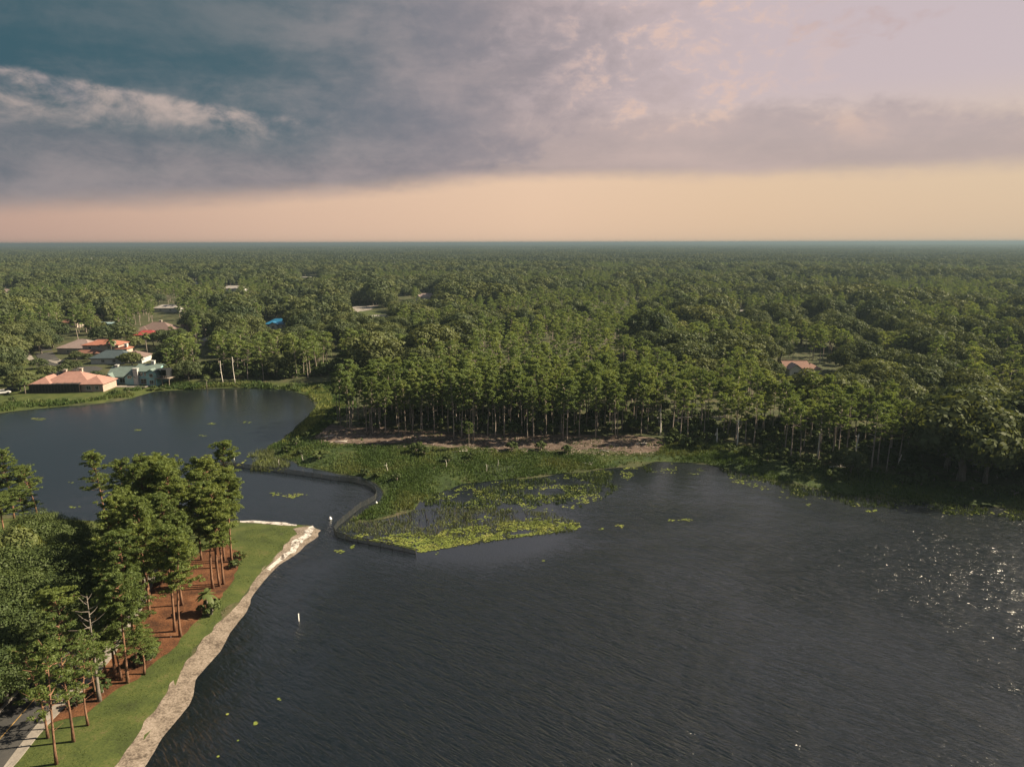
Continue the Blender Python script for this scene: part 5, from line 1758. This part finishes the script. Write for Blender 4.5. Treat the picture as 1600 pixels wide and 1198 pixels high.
# ------------------------------------------------------------------ shrubs and palms
sh = [(1045, 693), (1058, 690), (1030, 696), (1072, 698), (1090, 695), (1105, 702), (650, 708), (662, 712), (735, 716), (655, 700), (700, 722), (800, 705), (845, 704), (885, 708), (1140, 706), (1170, 712), (1200, 720), (1225, 726), (1250, 735), (1290, 738),
      (1320, 742), (1350, 745), (1385, 750), (1410, 755), (1440, 757), (1460, 752), (1490, 762), (1520, 765), (1555, 768), (1585, 772), (1610, 776), (1180, 718), (1300, 748), (1430, 745), (1370, 740), (590, 742), (570, 738), (620, 748), (500, 715), (470, 708),
      (280, 603), (255, 606), (240, 607), (300, 600), (200, 612), (180, 615), (320, 601), (400, 600), (430, 603), (455, 603), (500, 606), (520, 612), (540, 625), (525, 640), (515, 650), (505, 665), (480, 680), (462, 695), (448, 704), (560, 605), (20, 628), (-5, 636), (375, 872), (368, 884), (330, 955), (232, 1030), (160, 1082), (118, 1105)]
for i, (bx, by) in enumerate(sh):
    x, y = G(bx, by, .9)
    s = rng.uniform(.55, 1.15) * (.8 if by < 690 else 1.0)
    tree('shrub', SHRUB[i % 3], x, y, (s * rng.uniform(.9, 1.5), s, s), rng.uniform(0, 6.28),
         ('low shrub on the lawn shore below the houses' if bx < 330 else 'low shrub on the far shore of the calm arm' if bx < 470 else 'low shrub on the marshy bank left of the pine stand') if by < 690 else
         'low round shrub under the near grove' if by > 800 else 'low shrub at the edge of the marsh below the bare bank' if bx < 1000 else 'low shrub at the right corner of the bare bank' if bx < 1120 else
         'low shrub on the bank left of the fallen logs' if bx < 1300 else 'low shrub on the bank between the fallen logs and right oaks' if bx < 1450 else 'low shrub below the right oaks', 'shrub', 'waterside shrubs')
# a small pine alone before the stand
x, y, h_ = height_for(733, 703, 660)
tree('pine_tree', SHORE_PINE[0], x, y, (.42, .42, h_ / PINE_H), 0, 'small lone pine on the bare bank in front of the stand', 'pine tree', 'pines of the dense stand')


def palm_meshes(seed, H, n=20, L=1.9):
    r = np.random.default_rng(seed)
    t = MB()
    zz = np.linspace(0, 1, 6)
    pts = np.stack([.15 * zz ** 2, .1 * zz, zz * H], 1)
    pts[0, 2] = -.3
    t.tube(pts, .17 - .04 * zz, 7)
    tm = t.mesh('palm_trunk', [M['grey_bark']], True)
    c = MB()
    for i in range(n):
        a = i * 2.4
        el = r.uniform(-.5, 1.2)
        d = np.array([math.cos(a) * math.cos(el), math.sin(a) * math.cos(el), math.sin(el)])
        sd = np.array([-math.sin(a), math.cos(a), 0])
        p = pts[-1] + np.zeros(3)
        prev = None
        for q in range(5):
            u = q / 4
            cpt = p + d * L * u + np.array([0, 0, -.75 * L * u * u * .6])
            w = .42 * math.sin(math.pi * (.12 + .8 * u)) * L / 1.9
            cur = [cpt - sd * w + np.array([0, 0, -.12 * w]), cpt, cpt + sd * w + np.array([0, 0, -.12 * w])]
            if prev is not None:
                c.add(prev + cur, [(0, 1, 4, 3), (1, 2, 5, 4)])
            prev = cur
    return tm, c.mesh('palm_crown', [M['palm']])


PALM = [palm_meshes(700 + i, 4.2 + .8 * i) for i in range(3)]
palms = [(325, 958, .85, 'small fan palm beside the lawn edge of the near grove'), (176, 560, 1.7, 'tall palm behind the orange roofed house'), (230, 552, 1.6, 'palm right of the dark slate roof'),
         (40, 617, 1.2, 'small palm on the lawn left of the salmon roofed house'), (323, 604, 1.0, 'small palm at the far shore of the calm arm'), (20, 575, 1.5, 'palm beside the curved driveway'), (262, 545, 1.6, 'palm among the trees right of the red roof'),
         (310, 540, 1.7, 'palm beside the pale roof behind the far shore'), (375, 540, 1.6, 'palm beside the parked white vehicles behind the far shore')]
for i, (bx, by, s, lb) in enumerate(palms):
    x, y = G(bx, by, .9)
    tree('palm_tree', PALM[i % 3], x, y, s, rng.uniform(0, 6.28), lb, 'palm tree', 'palms')


# ------------------------------------------------------------------ thin masts above the far woods
M['steel'] = mat_plain('dull_galvanised_steel', c4(.34, .34, .35), .6)


def mast(px, py, topy, label):
    x, y, h_ = height_for(px, py, topy)
    h_ = min(h_, 60)
    e = empty('radio_mast', (x, y, .8))
    for k_ in range(3):
        a = k_ * 2.094
        b = MB()
        b.tube([(math.cos(a) * 1.1, math.sin(a) * 1.1, -1), (math.cos(a) * .35, math.sin(a) * .35, h_)], .16, 5)
        obj('leg', b.mesh('mast_leg', [M['steel']]), e)
    b = MB()
    for z_ in np.arange(0, h_ - 2, 3.0):
        for k_ in range(3):
            a0, a1 = k_ * 2.094, (k_ + 1) * 2.094
            r0, r1 = 1.1 - .75 * z_ / h_, 1.1 - .75 * (z_ + 3) / h_
            b.tube([(math.cos(a0) * r0, math.sin(a0) * r0, z_), (math.cos(a1) * r1, math.sin(a1) * r1, z_ + 3)], .08, 4)
    obj('bracing', b.mesh('mast_bracing', [M['steel']]), e)
    b = MB()
    b.tube([(0, 0, h_ - .3), (0, 0, h_ + 4)], .1, 5)
    obj('antenna', b.mesh('mast_antenna', [M['steel']]), e)
    tag(e, label, 'mast', 'masts above the far woods')


mast(145, 417, 403, 'thin mast above the far woods on the left')
mast(617, 424, 411, 'thin mast above the far woods left of the picture centre')
mast(1021, 432, 417, 'thin mast above the far woods right of the picture centre')

# ------------------------------------------------------------------ the evening air
def build_haze():
    m = bpy.data.materials.new('evening_air')
    m.use_nodes = True
    nt = m.node_tree
    nt.nodes.clear()
    T = NT(nt)
    pv = T.n('ShaderNodeVolumePrincipled')
    pv.inputs['Color'].default_value = (.155, .215, .26, 1)
    pv.inputs['Density'].default_value = .0002
    pv.inputs['Anisotropy'].default_value = .2
    o = T.n('ShaderNodeOutputMaterial')
    nt.links.new(pv.outputs[0], o.inputs['Volume'])
    b = MB()
    b.box((0, 29000, 28.5), (96000, 66000, 69))
    h = obj('haze', b.mesh('haze', [m]))
    tag(h, 'thin bluish evening haze over the lake and the woods', 'haze', kind='stuff')


build_haze()
